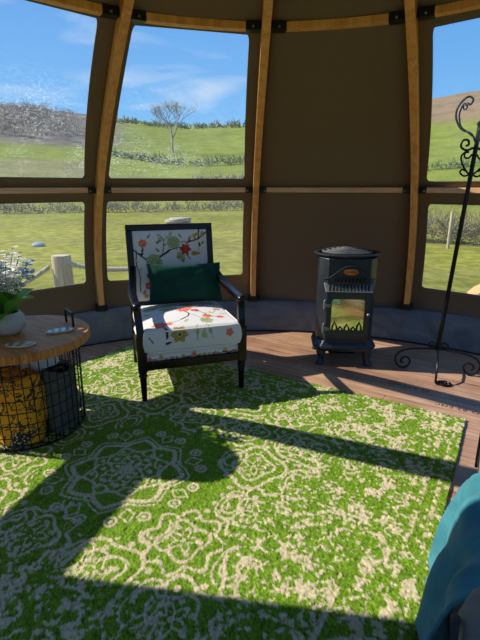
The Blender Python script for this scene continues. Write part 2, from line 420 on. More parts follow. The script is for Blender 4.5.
# ---------------------------------------------------------------- outdoors
def hill_E(th):
    d = np.degrees(th)
    return np.radians(np.interp(d, [-180, -60, -34, -24, -14, -6, 2, 12, 20, 26, 34, 60, 180], [4, 6.5, 8.2, 8.0, 7.2, 6.6, 6.8, 7.6, 8.6, 9.3, 10.2, 9, 4]))
def terrain(x, y):
    x = np.asarray(x, float); y = np.asarray(y, float)
    d = np.hypot(x, y); th = np.arctan2(x, y)
    far = 1.25+np.tan(hill_E(th))*d*sstep(32, 230, d)**.75
    near = -.35-.004*np.clip(d-5, 0, 60)+.12*(fbm(x*.12+5, y*.12+3, 3)-.5)*sstep(6, 18, d)
    k = sstep(30, 95, d)
    return near*(1-k)+far*k+(fbm(x*.02+9, y*.02, 11)-.5)*5*sstep(60, 200, d)
def build_ground():
    ds = np.concatenate([[0.], np.geomspace(3.2, 420, 90)]); na = 360; th = np.linspace(-PI, PI, na, endpoint=False)
    D, T = np.meshgrid(ds, th, indexing='ij'); X = D*np.sin(T); Y = D*np.cos(T); Z = terrain(X, Y)
    Z[-1] = Z[-2]-6
    V = np.stack([X, Y, Z], -1).reshape(-1, 3); F = []
    for i in range(len(ds)-1):
        for k in range(na): F.append((i*na+k, i*na+(k+1) % na, (i+1)*na+(k+1) % na, (i+1)*na+k))
    me = bpy.data.meshes.new('ground'); me.from_pydata(V.tolist(), [], F); o = bpy.data.objects.new('ground', me); COL.objects.link(o)
    me.polygons.foreach_set('use_smooth', [True]*len(me.polygons))
    el = np.degrees(np.arctan2(Z-1.25, np.maximum(D, .1))); dT = np.degrees(T)
    n = fbm(X*.03+2, Y*.03+7, 5); n2 = fbm(X*.35, Y*.35, 8)
    heath = sstep(6.0, 7.6, el+3*(n-.5))*sstep(8, 18, dT)
    heath = np.maximum(heath, sstep(3.9, 4.8, el+1.5*(n-.5))*sstep(-12, -16, dT))
    scrub = sstep(.5, .62, n)*sstep(40, 60, D)*sstep(4.2, 2.2, el)*sstep(10, 2, dT)
    g_near = np.array(srgb(158, 152, 62)[:3]); g_far = np.array(srgb(148, 154, 66)[:3]); dry = np.array(srgb(164, 150, 92)[:3])
    hc = np.array(srgb(134, 122, 112)[:3]); sc = np.array(srgb(156, 142, 104)[:3])
    k = sstep(20, 60, D)[..., None]; c = g_near*(1-k)+g_far*k
    c = c*(1-.5*sstep(.45, .75, n2)[..., None]*(1-k))+dry*.5*sstep(.45, .75, n2)[..., None]*(1-k)
    c = c*(.85+.3*fbm(X*.08, Y*.08, 21))[..., None]
    c = c*(1-scrub[..., None]*.8)+sc*scrub[..., None]*.8
    hc = hc+(np.array(srgb(164, 134, 104)[:3])-hc)*sstep(-5, 5, dT)[..., None]; c = c*(1-heath[..., None])+hc*heath[..., None]
    paint(me, c.reshape(-1, 3))
    t = MT('hill pasture'); a = t.N.new('ShaderNodeAttribute'); a.attribute_name = 'paint'
    nz = t.n('TexNoise', Vector=t.coord(), Scale=3.2, Detail=9.); n3 = t.n('TexNoise', Vector=t.coord(), Scale=.22, Detail=8.)
    cc = t.mix(1., a.outputs['Color'], t.ramp(nz.outputs[0], [(.33, (.55, .6, .5, 1)), (.62, (1.0, 1.0, 1.0, 1))]), 'MULTIPLY')
    cc = t.mix(1., cc, t.ramp(n3.outputs[0], [(.35, (.72, .78, .70, 1)), (.6, (1, 1, 1, 1))]), 'MULTIPLY')
    t.base(cc); t.set(Roughness=.95); t.p.inputs['Specular IOR Level'].default_value = .1; t.bump(nz.outputs[0], .5, .15)
    me.materials.append(t.m); o['kind'] = 'structure'
build_ground()
def gz(x, y): return float(terrain(x, y))
M_bark = plain('grey winter bark', srgb(150, 138, 128), .9, 0, .25, 6, .2, .02)
M_hedge = plain('wintry hedge twigs', srgb(138, 128, 104), .95, 0, .35, 5, .6, .1)
M_brush = plain('dark bramble leaves', srgb(124, 134, 84), .9, 0, .35, 4, .6, .1)
def tree_mesh(seed, h=5.5, spread=.55, depth=5):
    R = random.Random(seed); mb = MB()
    def grow(p, d, L, r, k):
        q = p+d*L; m = (p+q)/2+Vector((R.uniform(-1, 1), R.uniform(-1, 1), 0))*L*.06
        mb.tube([p, m, q], [r, r*.85, r*.7], 4 if k > 2 else 3)
        if k == 0: return
        for _ in range(R.choice((2, 3, 3))):
            a = R.uniform(0, 2*PI); s = R.uniform(spread*.6, spread*1.35)
            n = (d+Vector((math.cos(a), math.sin(a), R.uniform(-.1, .35)))*s).normalized()
            grow(q, n, L*R.uniform(.62, .85), r*.62, k-1)
    grow(Vector((0, 0, -.2)), Vector((.03, 0, 1)), h*.24, h*.022, depth)
    return mb
def polar(px, d):   # ground point seen at image column px (level with the eye) at distance d
    az = math.atan((px-240)/448.09/(math.cos(.2899)+.3*math.sin(.2899))); return d*math.sin(az), d*math.cos(az)
def at_pixel_row(px, py):
    want = math.atan((320-py)/448.09)-.2899; best = None
    for d in np.linspace(40, 230, 400):
        x, y = polar(px, d); e = abs(math.atan2(gz(x, y)-1.25, d)-want)
        if best is None or e < best[0]: best = (e, x, y, d)
    return best[1:]
x, y, d = at_pixel_row(174, 153)
tag(tree_mesh(3, .125*d, .72, 7).build('bare_tree', M_bark, smooth=False, weld=False), 'bare winter tree on the hillside, centred in the window behind the armchair', 'tree').location = (x, y, gz(x, y))
wp = tree_mesh(11, 8, .8, 6).build('bare_tree', M_bark, smooth=False, weld=False)
k = 0
for px, d, s in ((6, 150, 1.15), (22, 140, 1.0), (38, 150, 1.25), (52, 138, 1.05), (64, 150, 1.1), (78, 146, .8), (-10, 145, 1.2), (14, 168, 1.2), (30, 172, 1.2), (46, 170, 1.3), (58, 172, 1.2), (0, 172, 1.3), (70, 170, 1.1), (84, 165, .8), (-22, 160, 1.2), (2, 158, 1.3), (18, 150, 1.2), (34, 160, 1.3), (44, 146, 1.1), (60, 162, 1.3), (72, 154, 1.1), (10, 140, .9), (28, 136, .9), (50, 158, 1.2), (82, 158, .9)):
    o = wp if k == 0 else copy_tree(wp); k += 1
    x, y = polar(px, d); o.location = (x, y, gz(x, y)-.3); o.rotation_euler = (0, 0, k*1.3); o.scale = (s*1.25, s*1.25, s*.85)
    tag(o, 'bare grey tree in the wood on the hilltop at the left', 'tree', 'bare trees of the hilltop wood')
for j, (px, s) in enumerate(((220, .5), (227, .42))):
    o = copy_tree(wp); x, y = polar(px, 225); o.location = (x, y, gz(x, y)-.2); o.scale = (s, s, s*.95); o.rotation_euler = (0, 0, j*2+1)
    if 'group' in o: del o['group']
    tag(o, ('tiny skyline tree, the taller of two above the right end of the armchair window', 'tiny skyline tree, the shorter and right one above the armchair window')[j], 'tree')
def hedge(name, label, pts, w, h, mat, seed, step=.35, dens=16, tw=.012):
    """a rough hedge following ground points"""
    rg = random.Random(seed); mb = MB()
    for a, b in zip(pts[:-1], pts[1:]):
        n = max(2, int(math.hypot(b[0]-a[0], b[1]-a[1])/step))
        for k in range(n):
            t = (k+rg.random())/n; x = a[0]+(b[0]-a[0])*t+rg.uniform(-w, w)*.3; y = a[1]+(b[1]-a[1])*t+rg.uniform(-w, w)*.3
            hh = h*rg.uniform(.55, 1.1); z = gz(x, y)
            for q in range(dens):
                an = rg.uniform(0, 2*PI); e = rg.uniform(.1, 1.35); l = hh*rg.uniform(.35, .8)
                p = Vector((x+rg.uniform(-w, w)*.4, y+rg.uniform(-w, w)*.4, z+hh*rg.uniform(0, .55))); dv = Vector((math.cos(an)*math.cos(e), math.sin(an)*math.cos(e), math.sin(e)))
                m = p+dv*l*.5+Vector((rg.uniform(-1, 1), rg.uniform(-1, 1), 0))*l*.12
                mb.tube([p, m, p+dv*l], [tw, tw*.8, tw*.4], 3)
    return tag(mb.build(name, mat, smooth=False, weld=False), label, 'hedge')
P = lambda px, d: polar(px, d)
hedge('hedge', 'low grey hedge along the far edge of the paddock, left and behind the armchair', [P(-60, 34), P(60, 33), P(160, 33), P(262, 34)], 1.3, .95, M_hedge, 1, .35, 24, .022)
hedge('hedge', 'brown wintry hedge behind the thin post in the right lower window', [P(400, 15.5), P(470, 15), P(560, 15)], .9, 1.25, M_hedge, 2, .14, 40, .009)
hedge('hedge', 'thin field hedge crossing the hillside behind the bare tree', [P(115, 112), P(160, 100), P(205, 96), P(250, 104)], 2.2, 1.9, M_brush, 3, 1.0, 16, .10)
hedge('hedge', 'hedge near the skyline in the armchair window', [P(105, 205), P(150, 215), P(200, 205), P(252, 212)], 3., 3., M_brush, 4, 1.6, 16, .2)
hedge('hedge', 'broken hedge low on the slope in the armchair window', [P(196, 66), P(222, 72), P(252, 70)], 2., 1.6, M_hedge, 5, .8, 16, .06)
hedge('hedge', 'field boundary hedge crossing the right upper window', [P(415, 80), P(470, 84), P(540, 84)], 1.6, 1.4, M_brush, 6, .8, 16, .07)
# fence posts and ropes
M_bluestone = plain('pale blue stone', srgb(150, 166, 190), .9, 0, .15, 20, .2)
M_post = wood('weathered fence wood', srgb(205, 190, 160), srgb(150, 132, 102), .85, (1, 1, .12), 18)
M_rope = plain('grey hemp rope', srgb(176, 168, 150), .95, 0, .3, 90, .6, .01)
M_cut = wood('fresh cut wood', srgb(226, 178, 120), srgb(196, 142, 86), .8, (1, 1, 1), 14)
def fpost(x, y, top, r, name, label, slope=0.):
    z0 = gz(x, y)-.15; o = thing(name, label, 'post', (x, y, z0)); H = top-z0; L = []
    for z, k in ((0, 1.05), (H*.5, 1.02), (H-.03, 1.), (H, .93)):
        L.append([(r*k*math.cos(a)*(1+.05*math.sin(3*a)), r*k*math.sin(a)*(1+.04*math.cos(5*a)), z+(slope*r*math.cos(a) if z > H*.6 else 0)) for a in [2*PI*q/20 for q in range(20)]])
    MB().loops(L, cap0=True).build('post_shaft', M_post, o)
    MB().loops([L[-1], [(p[0]*.2, p[1]*.2, H+.004) for p in L[-1]]], cap1=True).build('cut_top', M_cut if slope else M_post, o)
    return o
fpost(-1.915, 4.78, .545, .1, 'fence_post', 'stout weathered fence post with rope, outside the left lower window')
fpost(-.655, 4.85, .93, .095, 'fence_post', 'fence post topped by a rope coil, rising behind the armchair back')
fpost(2.36, 4.32, .285, .105, 'fence_post', 'slant-cut wooden post showing its pale top, low at the right edge', .55)
fpost(-3.9, 4.3, .5, .1, 'fence_post', 'fence post beyond the left picture edge, holding the rope end')
x, y = polar(456, 13.6); fpost(x, y, gz(x, y)+.98, .04, 'fence_post', 'thin pale post in front of the hedge in the right lower window')
def rope(a, b, sag, label):
    a = Vector(a); b = Vector(b); n = 40; P = []
    for k in range(n+1):
        t = k/n; p = a.lerp(b, t); p.z -= sag*4*t*(1-t); P.append(p)
    mb = MB()
    for s in range(3):
        Q = []
        for k, p in enumerate(P):
            th = k*1.1+s*2.094; Q.append(p+Vector((0, math.cos(th), math.sin(th)))*.012)
        mb.tube(Q, .017, 6)
    tag(mb.build('rope', M_rope), label, 'rope')
rope((-2.03, 4.74, .43), (-3.83, 4.32, .38), .32, 'thick pale rope sagging left from the stout fence post')
rope((-1.81, 4.74, .46), (-.75, 4.80, .47), .07, 'thick pale rope between the stout post and the armchair back')
mb = MB()
for k in range(3):
    mb.tube([(-.655+(.112+.004*k)*math.cos(a), 4.85+(.112+.004*k)*math.sin(a), .82+.042*k+.014*math.sin(a+k)) for a in [2*PI*q/28 for q in range(28)]], .022, 7, closed=True)
tag(mb.build('rope_coil', M_rope), 'pale rope coiled round the post top behind the armchair', 'rope')

# ---------------------------------------------------------------- rug
E1 = np.array([.857, -.515]); E2 = np.array([-.515, -.857]); RC = np.array([-.455, 1.79])
def build_rug():
    hw, hl, st = 1.245, 1.26, .0052
    a = np.arange(-hw, hw+st/2, st); b = np.arange(-hl, hl+st/2, st); A, B = np.meshgrid(a, b, indexing='ij')
    na, nb = A.shape
    wa = A+.03*(fbm(A*3, B*3, 31)-.5); wb = B+.03*(fbm(A*3+9, B*3, 32)-.5)
    # big flower medallion, a little off the rug's middle
    x, y = (wa+.035)/.76, (wb-.06)/.76; r = np.hypot(x, y); th = np.arctan2(y, x)
    line = np.zeros_like(A)
    def ln(d, w): return 1-sstep(w*.6, w*1.2, np.abs(d))
    def add(m): np.maximum(line, m, out=line)
    add(ln(r-.05*(1+.2*np.cos(6*th)), .008)*1); add(1-sstep(.012, .02, r))
    add(ln(r-.105*(1+.16*np.cos(8*th)), .009)); add(ln(r-.185*(1+.10*np.cos(8*th+PI)), .008))
    for q_, rr0 in ((6, .03), (10, .075), (14, .14), (18, .20)):
        for k in range(q_):
            an = 2*PI*k/q_; add(1-sstep(.010, .018, np.hypot(x-rr0*math.cos(an), y-rr0*math.sin(an))))
    for k in range(8):
        an = k*PI/4+PI/8; px, py = .145*math.cos(an), .145*math.sin(an); add(1-sstep(.013, .022, np.hypot(x-px, y-py)))
    # eight-pointed star band with diamonds
    sect = np.abs(((th/(PI/4)) % 1)-.5)*2; rs = .335*(1-.20*sect); add(ln(r-rs, .017)); add(ln(r-.245*(1-.22*(1-sect)), .010)); add(ln(r-rs*1.13, .007))
    for k in range(8):
        an = k*PI/4; ca, sa = math.cos(an), math.sin(an); u = x*ca+y*sa; v = -x*sa+y*ca
        add(ln(np.abs(u-.40)/.055+np.abs(v)/.04-1, .17)); add(ln(np.abs(u-.285)/.035+np.abs(v)/.035-1, .22))
        cu = np.hypot(u-.43, np.abs(v)-.085); add(ln(cu-.030, .008)); add(1-sstep(.010, .016, cu))
    # field of closed scalloped loops with a small flower in each
    r = r*.76; field = r > .40
    p = .33
    for oy in range(-6, 7):
        for ox in range(-5, 6):
            cx = ox*p+(p/2 if oy % 2 else 0)-.05; cy = oy*p*.80
            d0 = math.hypot(cx+.05, cy)
            if d0 < .44 or abs(cx) > 1.4: continue
            u, v = wa-cx, wb-cy; q = np.hypot(u, v)
            if q.min() > .3: continue
            t = np.arctan2(v, u); n = 4+((ox+oy) % 3)*2; ph = (ox*3+oy)*.7
            m = ln(q-.140*(1+.13*np.cos(n*t+ph)), .0088); m = np.maximum(m, ln(q-.088*(1+.15*np.cos(4*t+ph)), .0072))
            m = np.maximum(m, ln(q-.040*(1+.45*np.cos(5*t+ph)), .008)); m = np.maximum(m, 1-sstep(.008, .014, q))
            for k in range(6):
                an = ph+k*PI/3; m = np.maximum(m, 1-sstep(.008, .014, np.hypot(u-.066*math.cos(an), v-.066*math.sin(an))))
            add(np.where(q < .2, m, 0))
    f = np.cos(2*PI*wa/p)*np.cos(PI*wb/(p*.8))
    add(np.where(field, ln(f+.52, .06), 0)); add(np.where(field, ln(f+.80, .05), 0)); add(np.where(field & (np.abs(f+.15) < .2), 1-sstep(.010, .016, np.hypot((wa % .066)-.033, (wb % .058)-.029)), 0))
    # borders: rows parallel to the edges
    e = np.minimum(hw-np.abs(A), hl-np.abs(B)); along = np.where(hw-np.abs(A) < hl-np.abs(B), B, A)
    bz = e < .26
    bl = np.zeros_like(A)
    for d0 in (.045, .10, .25): bl = np.maximum(bl, ln(e-d0, .010))
    bl = np.maximum(bl, ln(e-.175-.035*np.sin(along*2*PI/.16), .012)); bl = np.maximum(bl, ln(e-.175+.035*np.sin(along*2*PI/.16), .010)*(np.sin(along*2*PI/.08) > -.2))
    pat = np.where(bz, bl, line)
    # wear: patches of bare cream and places with the lines rubbed out
    big = fbm(A*2.4+3, B*2.4+1, 41, 3); mid = fbm(A*19+1, B*17+4, 43, 3); fine = fbm(A*78, B*78, 45, 2); swirl = fbm(A*44+6, B*38+2, 47, 2)
    wear = np.maximum(np.maximum(sstep(.42, .85, A), sstep(.50, .95, -B)), np.maximum(sstep(.38, .75, B)*1.15, sstep(.55, 1.0, -A)))
    wear = np.clip(wear+.55*(big-.5), 0, 1)
    blot = sstep(.0, .035, mid*.40+fine*.26+swirl*.34-(.712-.158*wear-.10*sstep(.42, .8, B)*sstep(.3, -.4, A)*wear))
    keep = sstep(.0, .06, fine*.5+mid*.5-.16-.30*wear)
    cream = np.clip(np.maximum(pat*keep, blot), 0, 1)
    cream = sstep(.25, .6, cream+.15*(fine-.5))
    spk = np.clip(rng.normal(1, .30-.16*cream, A.shape), .3, 1.8)
    green = np.array(srgb(118, 148, 38)[:3]); green2 = np.array(srgb(88, 120, 24)[:3]); cr = np.array(srgb(196, 181, 146)[:3])
    g = green2+(green-green2)*fbm(A*60, B*60, 51, 2)[..., None]
    col = g*(1-cream[..., None])+cr*cream[..., None]*(.9+.2*fine[..., None])
    col = np.clip(col*spk[..., None], 0, 1)
    Z = .013+.0012*cream+rng.normal(0, .0020, A.shape)
    edge = (e < .004); Z[edge] = .002
    P = RC+A[..., None]*E1+B[..., None]*E2
    V = np.concatenate([P, Z[..., None]], -1).reshape(-1, 3).astype(np.float32)
    idx = np.arange(na*nb).reshape(na, nb); F = np.stack([idx[:-1, :-1], idx[:-1, 1:], idx[1:, 1:], idx[1:, :-1]], -1).reshape(-1, 4).astype(np.int32)
    me = bpy.data.meshes.new('rug'); me.vertices.add(len(V)); me.vertices.foreach_set('co', V.ravel())
    me.loops.add(F.size); me.loops.foreach_set('vertex_index', F.ravel()); me.polygons.add(len(F)); me.polygons.foreach_set('loop_start', np.arange(0, F.size, 4, dtype=np.int32))
    me.update(); me.validate(); paint(me, col.reshape(-1, 3)); me.polygons.foreach_set('use_smooth', [True]*len(F))
    if me.polygons[0].normal.z < 0: me.flip_normals()
    o = bpy.data.objects.new('rug', me); COL.objects.link(o)
    me.materials.append(painted('rug pile', .95, .5, 260.)); return tag(o, 'large green rug with worn cream ornament on the plank floor', 'rug')
build_rug()

# lettering printed on the planks
M_ink = plain('dark printed ink', srgb(52, 38, 34), .6, 0, .3, 90, 0)
def letters(text, x, y, size):
    c = bpy.data.curves.new('t', 'FONT'); c.body = text; c.size = size; c.align_x = 'CENTER'; c.align_y = 'CENTER'; c.space_character = 1.15
    t = bpy.data.objects.new('t', c); COL.objects.link(t)
    dg = bpy.context.evaluated_depsgraph_get(); me = bpy.data.meshes.new_from_object(t.evaluated_get(dg)); bpy.data.objects.remove(t)
    o = bpy.data.objects.new('plank_lettering', me); COL.objects.link(o); me.materials.append(M_ink)
    o.location = (x, y, .0008); o.rotation_euler = (0, 0, math.radians(-33+180)); o.parent = bpy.data.objects['floor']; o['kind'] = 'structure'
letters('NOVELLA JACK', .25, 2.915, .052)
letters('NO 83 EMC', 1.29, 2.365, .05)
letters('PLATEAU', 1.10, 2.672, .055)

# ---------------------------------------------------------------- armchair
M_ebony = plain('glossy black mahogany', srgb(20, 9, 8), .26, 0, .3, 12, .03, .003, .35)
M_floral = painted('floral upholstery linen', .85, .25, 420.)
M_velvet = plain('dark green velvet', srgb(6, 58, 46), .75, 0, .3, 9, .25, .02, .2); M_velvet.node_tree.nodes['Principled BSDF'].inputs['Sheen Weight'].default_value = .04
CREAM = np.array(srgb(222, 217, 214)[:3])
CC = {k: np.array(srgb(*v)[:3]) for k, v in dict(o=(226, 98, 62), r=(190, 52, 40), g=(120, 138, 84), lg=(176, 186, 126), b=(84, 48, 42), y=(178, 138, 60), k=(60, 62, 50), p=(236, 176, 140)).items()}
class Floral:
    def __init__(s, U, V):
        s.U, s.V = U+.004*(vnoise(U*60, V*60, 3)-.5), V+.004*(vnoise(U*60+5, V*60, 4)-.5); s.c = np.tile(CREAM, (U.size, 1)).reshape(U.shape+(3,))
        s.c *= (.96+.06*vnoise(U*200, V*200, 9))[..., None]
    def put(s, m, col):
        m = np.clip(m, 0, 1)[..., None]; s.c = s.c*(1-m)+CC[col]*m
    def flower(s, x, y, r, col='o', c2='p', n=5, ph=0.):
        q = np.hypot(s.U-x, s.V-y); t = np.arctan2(s.V-y, s.U-x); R = r*(.86+.14*np.cos(n*t+ph)+.05*np.cos(3*n*t))
        s.put(sstep(R, R-.004, q), col); s.put(.75*(np.abs((n*(t+ph/n)/(2*PI) % 1)-.5) > .44)*sstep(R, R*.8, q), c2)
        s.put(sstep(r*.34, r*.24, q)*.9, c2); s.put(sstep(r*.2, r*.1, q), 'r' if col != 'y' else 'b')
    def bush(s, x, y, r, ph=0.):
        for k in range(7):
            a = ph+k*2*PI/7; s.ring(x+.58*r*math.cos(a), y+.58*r*math.sin(a), r*.42)
        s.ring(x, y, r*.36)
    def ring(s, x, y, r):
        q = np.hypot(s.U-x, s.V-y); s.put(sstep(r, r-.003, q)*.9, 'lg'); s.put((np.abs(q-r*.85) < r*.16)*.8, 'g'); s.put(sstep(r*.35, r*.2, q)*.7, 'g')
    def branch(s, pts, w, col='b'):
        for (a, b) in zip(pts[:-1], pts[1:]):
            ax, ay = a; bx, by = b; dx, dy = bx-ax, by-ay; t = np.clip(((s.U-ax)*dx+(s.V-ay)*dy)/(dx*dx+dy*dy+1e-9), 0, 1)
            d = np.hypot(s.U-ax-t*dx, s.V-ay-t*dy); s.put(sstep(w, w*.6, d), col)
    def leaf(s, x, y, l, w, a, col='g'):
        u = (s.U-x)*math.cos(a)+(s.V-y)*math.sin(a); v = -(s.U-x)*math.sin(a)+(s.V-y)*math.cos(a)
        s.put(sstep(1.1, .8, (u/l)**2+(v/(w*(1-.4*u/l)))**2), col)
def grid_obj(name, P, cols, mat, parent, closed_back=None):
    n, m = P.shape[:2]; idx = np.arange(n*m).reshape(n, m); F = np.stack([idx[:-1, :-1], idx[1:, :-1], idx[1:, 1:], idx[:-1, 1:]], -1).reshape(-1, 4)
    me = bpy.data.meshes.new(name); me.from_pydata(P.reshape(-1, 3).tolist(), [], F.tolist()); paint(me, cols.reshape(-1, 3))
    me.polygons.foreach_set('use_smooth', [True]*len(F)); o = bpy.data.objects.new(name, me); COL.objects.link(o); me.materials.append(mat)
    if parent: o.parent = parent
    return o
def puffy(name, w, d, h, floral, parent, crown=.02, edge=.03, n=110, rings=None, uvscale=1.):
    """box cushion as one closed wrapped grid: top, front and sides share one painted skin; local x width, y depth (front = -y), z up"""
    # longitudinal loops from top centre outwards, down the side, to the bottom centre
    N = 4*n; ang = np.arange(N)/N; L = []; UV = []
    def sq(t, k):     # point on a rounded square border, k shrink 0..1
        per = ang*4; s = per % 1*2-1; side = per.astype(int)
        x = np.where(side == 0, s, np.where(side == 1, 1, np.where(side == 2, -s, -1))); y = np.where(side == 0, -1, np.where(side == 1, s, np.where(side == 2, 1, -s)))
        return x*k, y*k
    ks = np.linspace(.01, 1, 70); zs = []
    for k in ks:
        x, y = sq(0, k); X, Y = x*w/2, y*d/2
        ex = np.minimum(w/2-np.abs(X), d/2-np.abs(Y)); z = h/2-edge*np.clip(1-ex/edge, 0, 1)**2*.5+crown*(1-x**2)*(1-y**2)
        L.append(np.stack([X, Y, z], -1)); UV.append(np.stack([X, Y], -1))
    x, y = sq(0, 1); X, Y = x*w/2, y*d/2; nrm = np.stack([np.where(np.abs(x) > .999, np.sign(x), 0), np.where(np.abs(y) > .999, np.sign(y), 0)], -1)
    for t in np.linspace(0, 1, 40)[1:]:
        z = h/2-edge*.5-(h-edge)*t; bul = .010*np.sin(PI*t)
        L.append(np.stack([X+nrm[:, 0]*bul, Y+nrm[:, 1]*bul, np.full(N, z)], -1)); dist = (h-edge)*t
        UV.append(np.stack([X+nrm[:, 0]*dist, Y+nrm[:, 1]*dist], -1))
    for k in np.linspace(1, .02, 14)[1:]:
        x, y = sq(0, k); L.append(np.stack([x*w/2, y*d/2, np.full(N, -h/2)], -1)); UV.append(np.stack([x*w/2, y*d/2-5], -1))
    P = np.array(L); UV = np.array(UV); P = np.concatenate([P, P[:, :1]], 1); UV = np.concatenate([UV, UV[:, :1]], 1)
    f = Floral(UV[..., 0], UV[..., 1]); floral(f)
    return grid_obj(name, P[:, ::-1], f.c[:, ::-1], M_floral, parent)
def seat_floral(f):
    f.branch([(-.20, -.20), (-.17, -.26), (-.155, -.30), (-.16, -.34)], .009); f.branch([(-.20, -.24), (-.215, -.20)], .006)
    f.branch([(.0, -.03), (.02, -.09), (.0, -.14), (-.05, -.18)], .006); f.branch([(.0, -.03), (.06, .03), (.12, .05)], .004); f.branch([(-.05, .02), (0, -.02)], .004)
    f.flower(-.19, -.235, .05, 'o', 'p', 6); f.flower(-.13, -.225, .028, 'o', 'p', 5, 1); f.flower(.0, .0, .05, 'o', 'p', 6, .5); f.flower(-.05, .05, .03, 'y', 'p'); f.flower(.05, .04, .03, 'o', 'p')
    f.flower(.07, -.03, .035, 'r', 'p', 5, 1); f.flower(.12, -.15, .038, 'o', 'p', 5, 2); f.flower(.20, -.17, .03, 'o', 'p'); f.flower(.14, .10, .03, 'o', 'p'); f.flower(.22, .0, .03, 'y', 'p')
    f.flower(-.085, -.325, .055, 'y', 'lg', 6, .3); f.flower(.22, -.34, .028, 'o', 'p', 5, 1)
    f.branch([(-.19, -.235), (-.08, -.20), (-.05, -.18)], .003, 'g'); f.branch([(.07, -.03), (.12, -.10), (.12, -.15), (.20, -.17)], .004); f.branch([(.02, -.09), (.1, -.22), (.12, -.27)], .003, 'g'); f.branch([(.22, 0), (.18, -.08), (.12, -.10)], .003, 'g')
    f.bush(-.1, .06, .05); f.bush(.1, -.22, .04, 1); f.bush(-.2, .12, .05, .5); f.bush(.05, .14, .05)
    for x, y, a in ((-.12, .0, .5), (.16, -.08, 2), (-.02, -.2, 1), (.24, -.1, .3), (.23, .1, 1.2), (-.24, 0, 2.3), (.02, -.31, 1.6), (.06, -.33, 1.3), (.10, -.31, 1.9)): f.leaf(x, y, .028, .010, a, 'lg')
    f.branch([(.03, -.27), (.02, -.37)], .002, 'g'); f.branch([(.08, -.27), (.12, -.37)], .002, 'g'); f.leaf(.07, -.345, .018, .012, 1.5, 'lg')
    f.branch([(-.26, -.33), (-.24, -.36)], .005); f.leaf(-.15, -.37, .02, .008, .2, 'b')
    f.branch([(.28, .1), (.36, .05)], .006); f.flower(.34, -.1, .03, 'o', 'p'); f.flower(-.34, .0, .03, 'o', 'p')
def back_floral(f):
    k = .50/370; B = lambda x, y: ((x-253)*k, (250-y)*k)
    f.branch([B(60, 165), B(95, 195), B(122, 218)], .007, 'k'); f.branch([B(170, 228), B(190, 205), B(215, 192), B(245, 172)], .009); f.branch([B(205, 198), B(212, 160), B(216, 120), B(198, 98), B(186, 92)], .004, 'k')
    f.branch([B(440, 88), B(400, 118), B(365, 130), B(330, 140)], .006); f.branch([B(405, 70), B(400, 105), B(395, 120)], .006); f.branch([B(330, 130), B(300, 135)], .003, 'k'); f.branch([B(280, 165), B(285, 215)], .003, 'g'); f.branch([B(330, 200), B(350, 225)], .004, 'k')
    f.bush(*B(160, 232), .058); f.bush(*B(265, 135), .045, .4); f.bush(*B(300, 205), .03, 1)
    f.flower(*B(108, 135), .034, 'o', 'p', 7); f.flower(*B(325, 172), .044, 'r', 'o', 6, .5)
    for x, y, l, a, c in ((105, 168, .016, 1.2, 'k'), (100, 188, .017, .6, 'k'), (195, 115, .025, 2.2, 'lg'), (188, 128, .02, .6, 'g'), (352, 115, .02, 1., 'y'), (375, 108, .02, 2., 'y'), (392, 95, .022, .3, 'y'), (420, 95, .022, 1.5, 'y'), (350, 130, .016, .3, 'k'), (402, 150, .018, 1.7, 'b'), (398, 175, .014, 1.4, 'p'), (290, 210, .02, .2, 'g'), (312, 225, .02, .9, 'g'), (380, 195, .035, 0, 'y')): f.leaf(*B(x, y), l, l*.45, a, c)
    f.flower(*B(125, 350), .03, 'r', 'p'); f.leaf(*B(100, 380), .02, .008, 1, 'g'); f.leaf(*B(125, 300), .02, .008, 2, 'b'); f.flower(*B(108, 400), .02, 'y', 'p')
    f.branch([B(75, 170), B(70, 240), B(85, 300), B(80, 380)], .004, 'k'); f.branch([B(245, 172), B(300, 160), B(320, 172)], .004); f.branch([B(95, 195), B(112, 140)], .003, 'k'); f.branch([B(216, 120), B(250, 100), B(262, 85)], .003, 'g')
    for x, y, a in ((220, 145, .4), (232, 108, 2.), (70, 215, 1.9), (90, 265, .6), (250, 88, 1.1), (140, 100, .8), (300, 100, 2.2), (420, 140, .9), (180, 170, 2.4)): f.leaf(*B(x, y), .018, .007, a, 'lg' if x % 20 else 'g')
    f.flower(*B(300, 400), .04, 'o', 'p'); f.bush(*B(220, 380), .04)
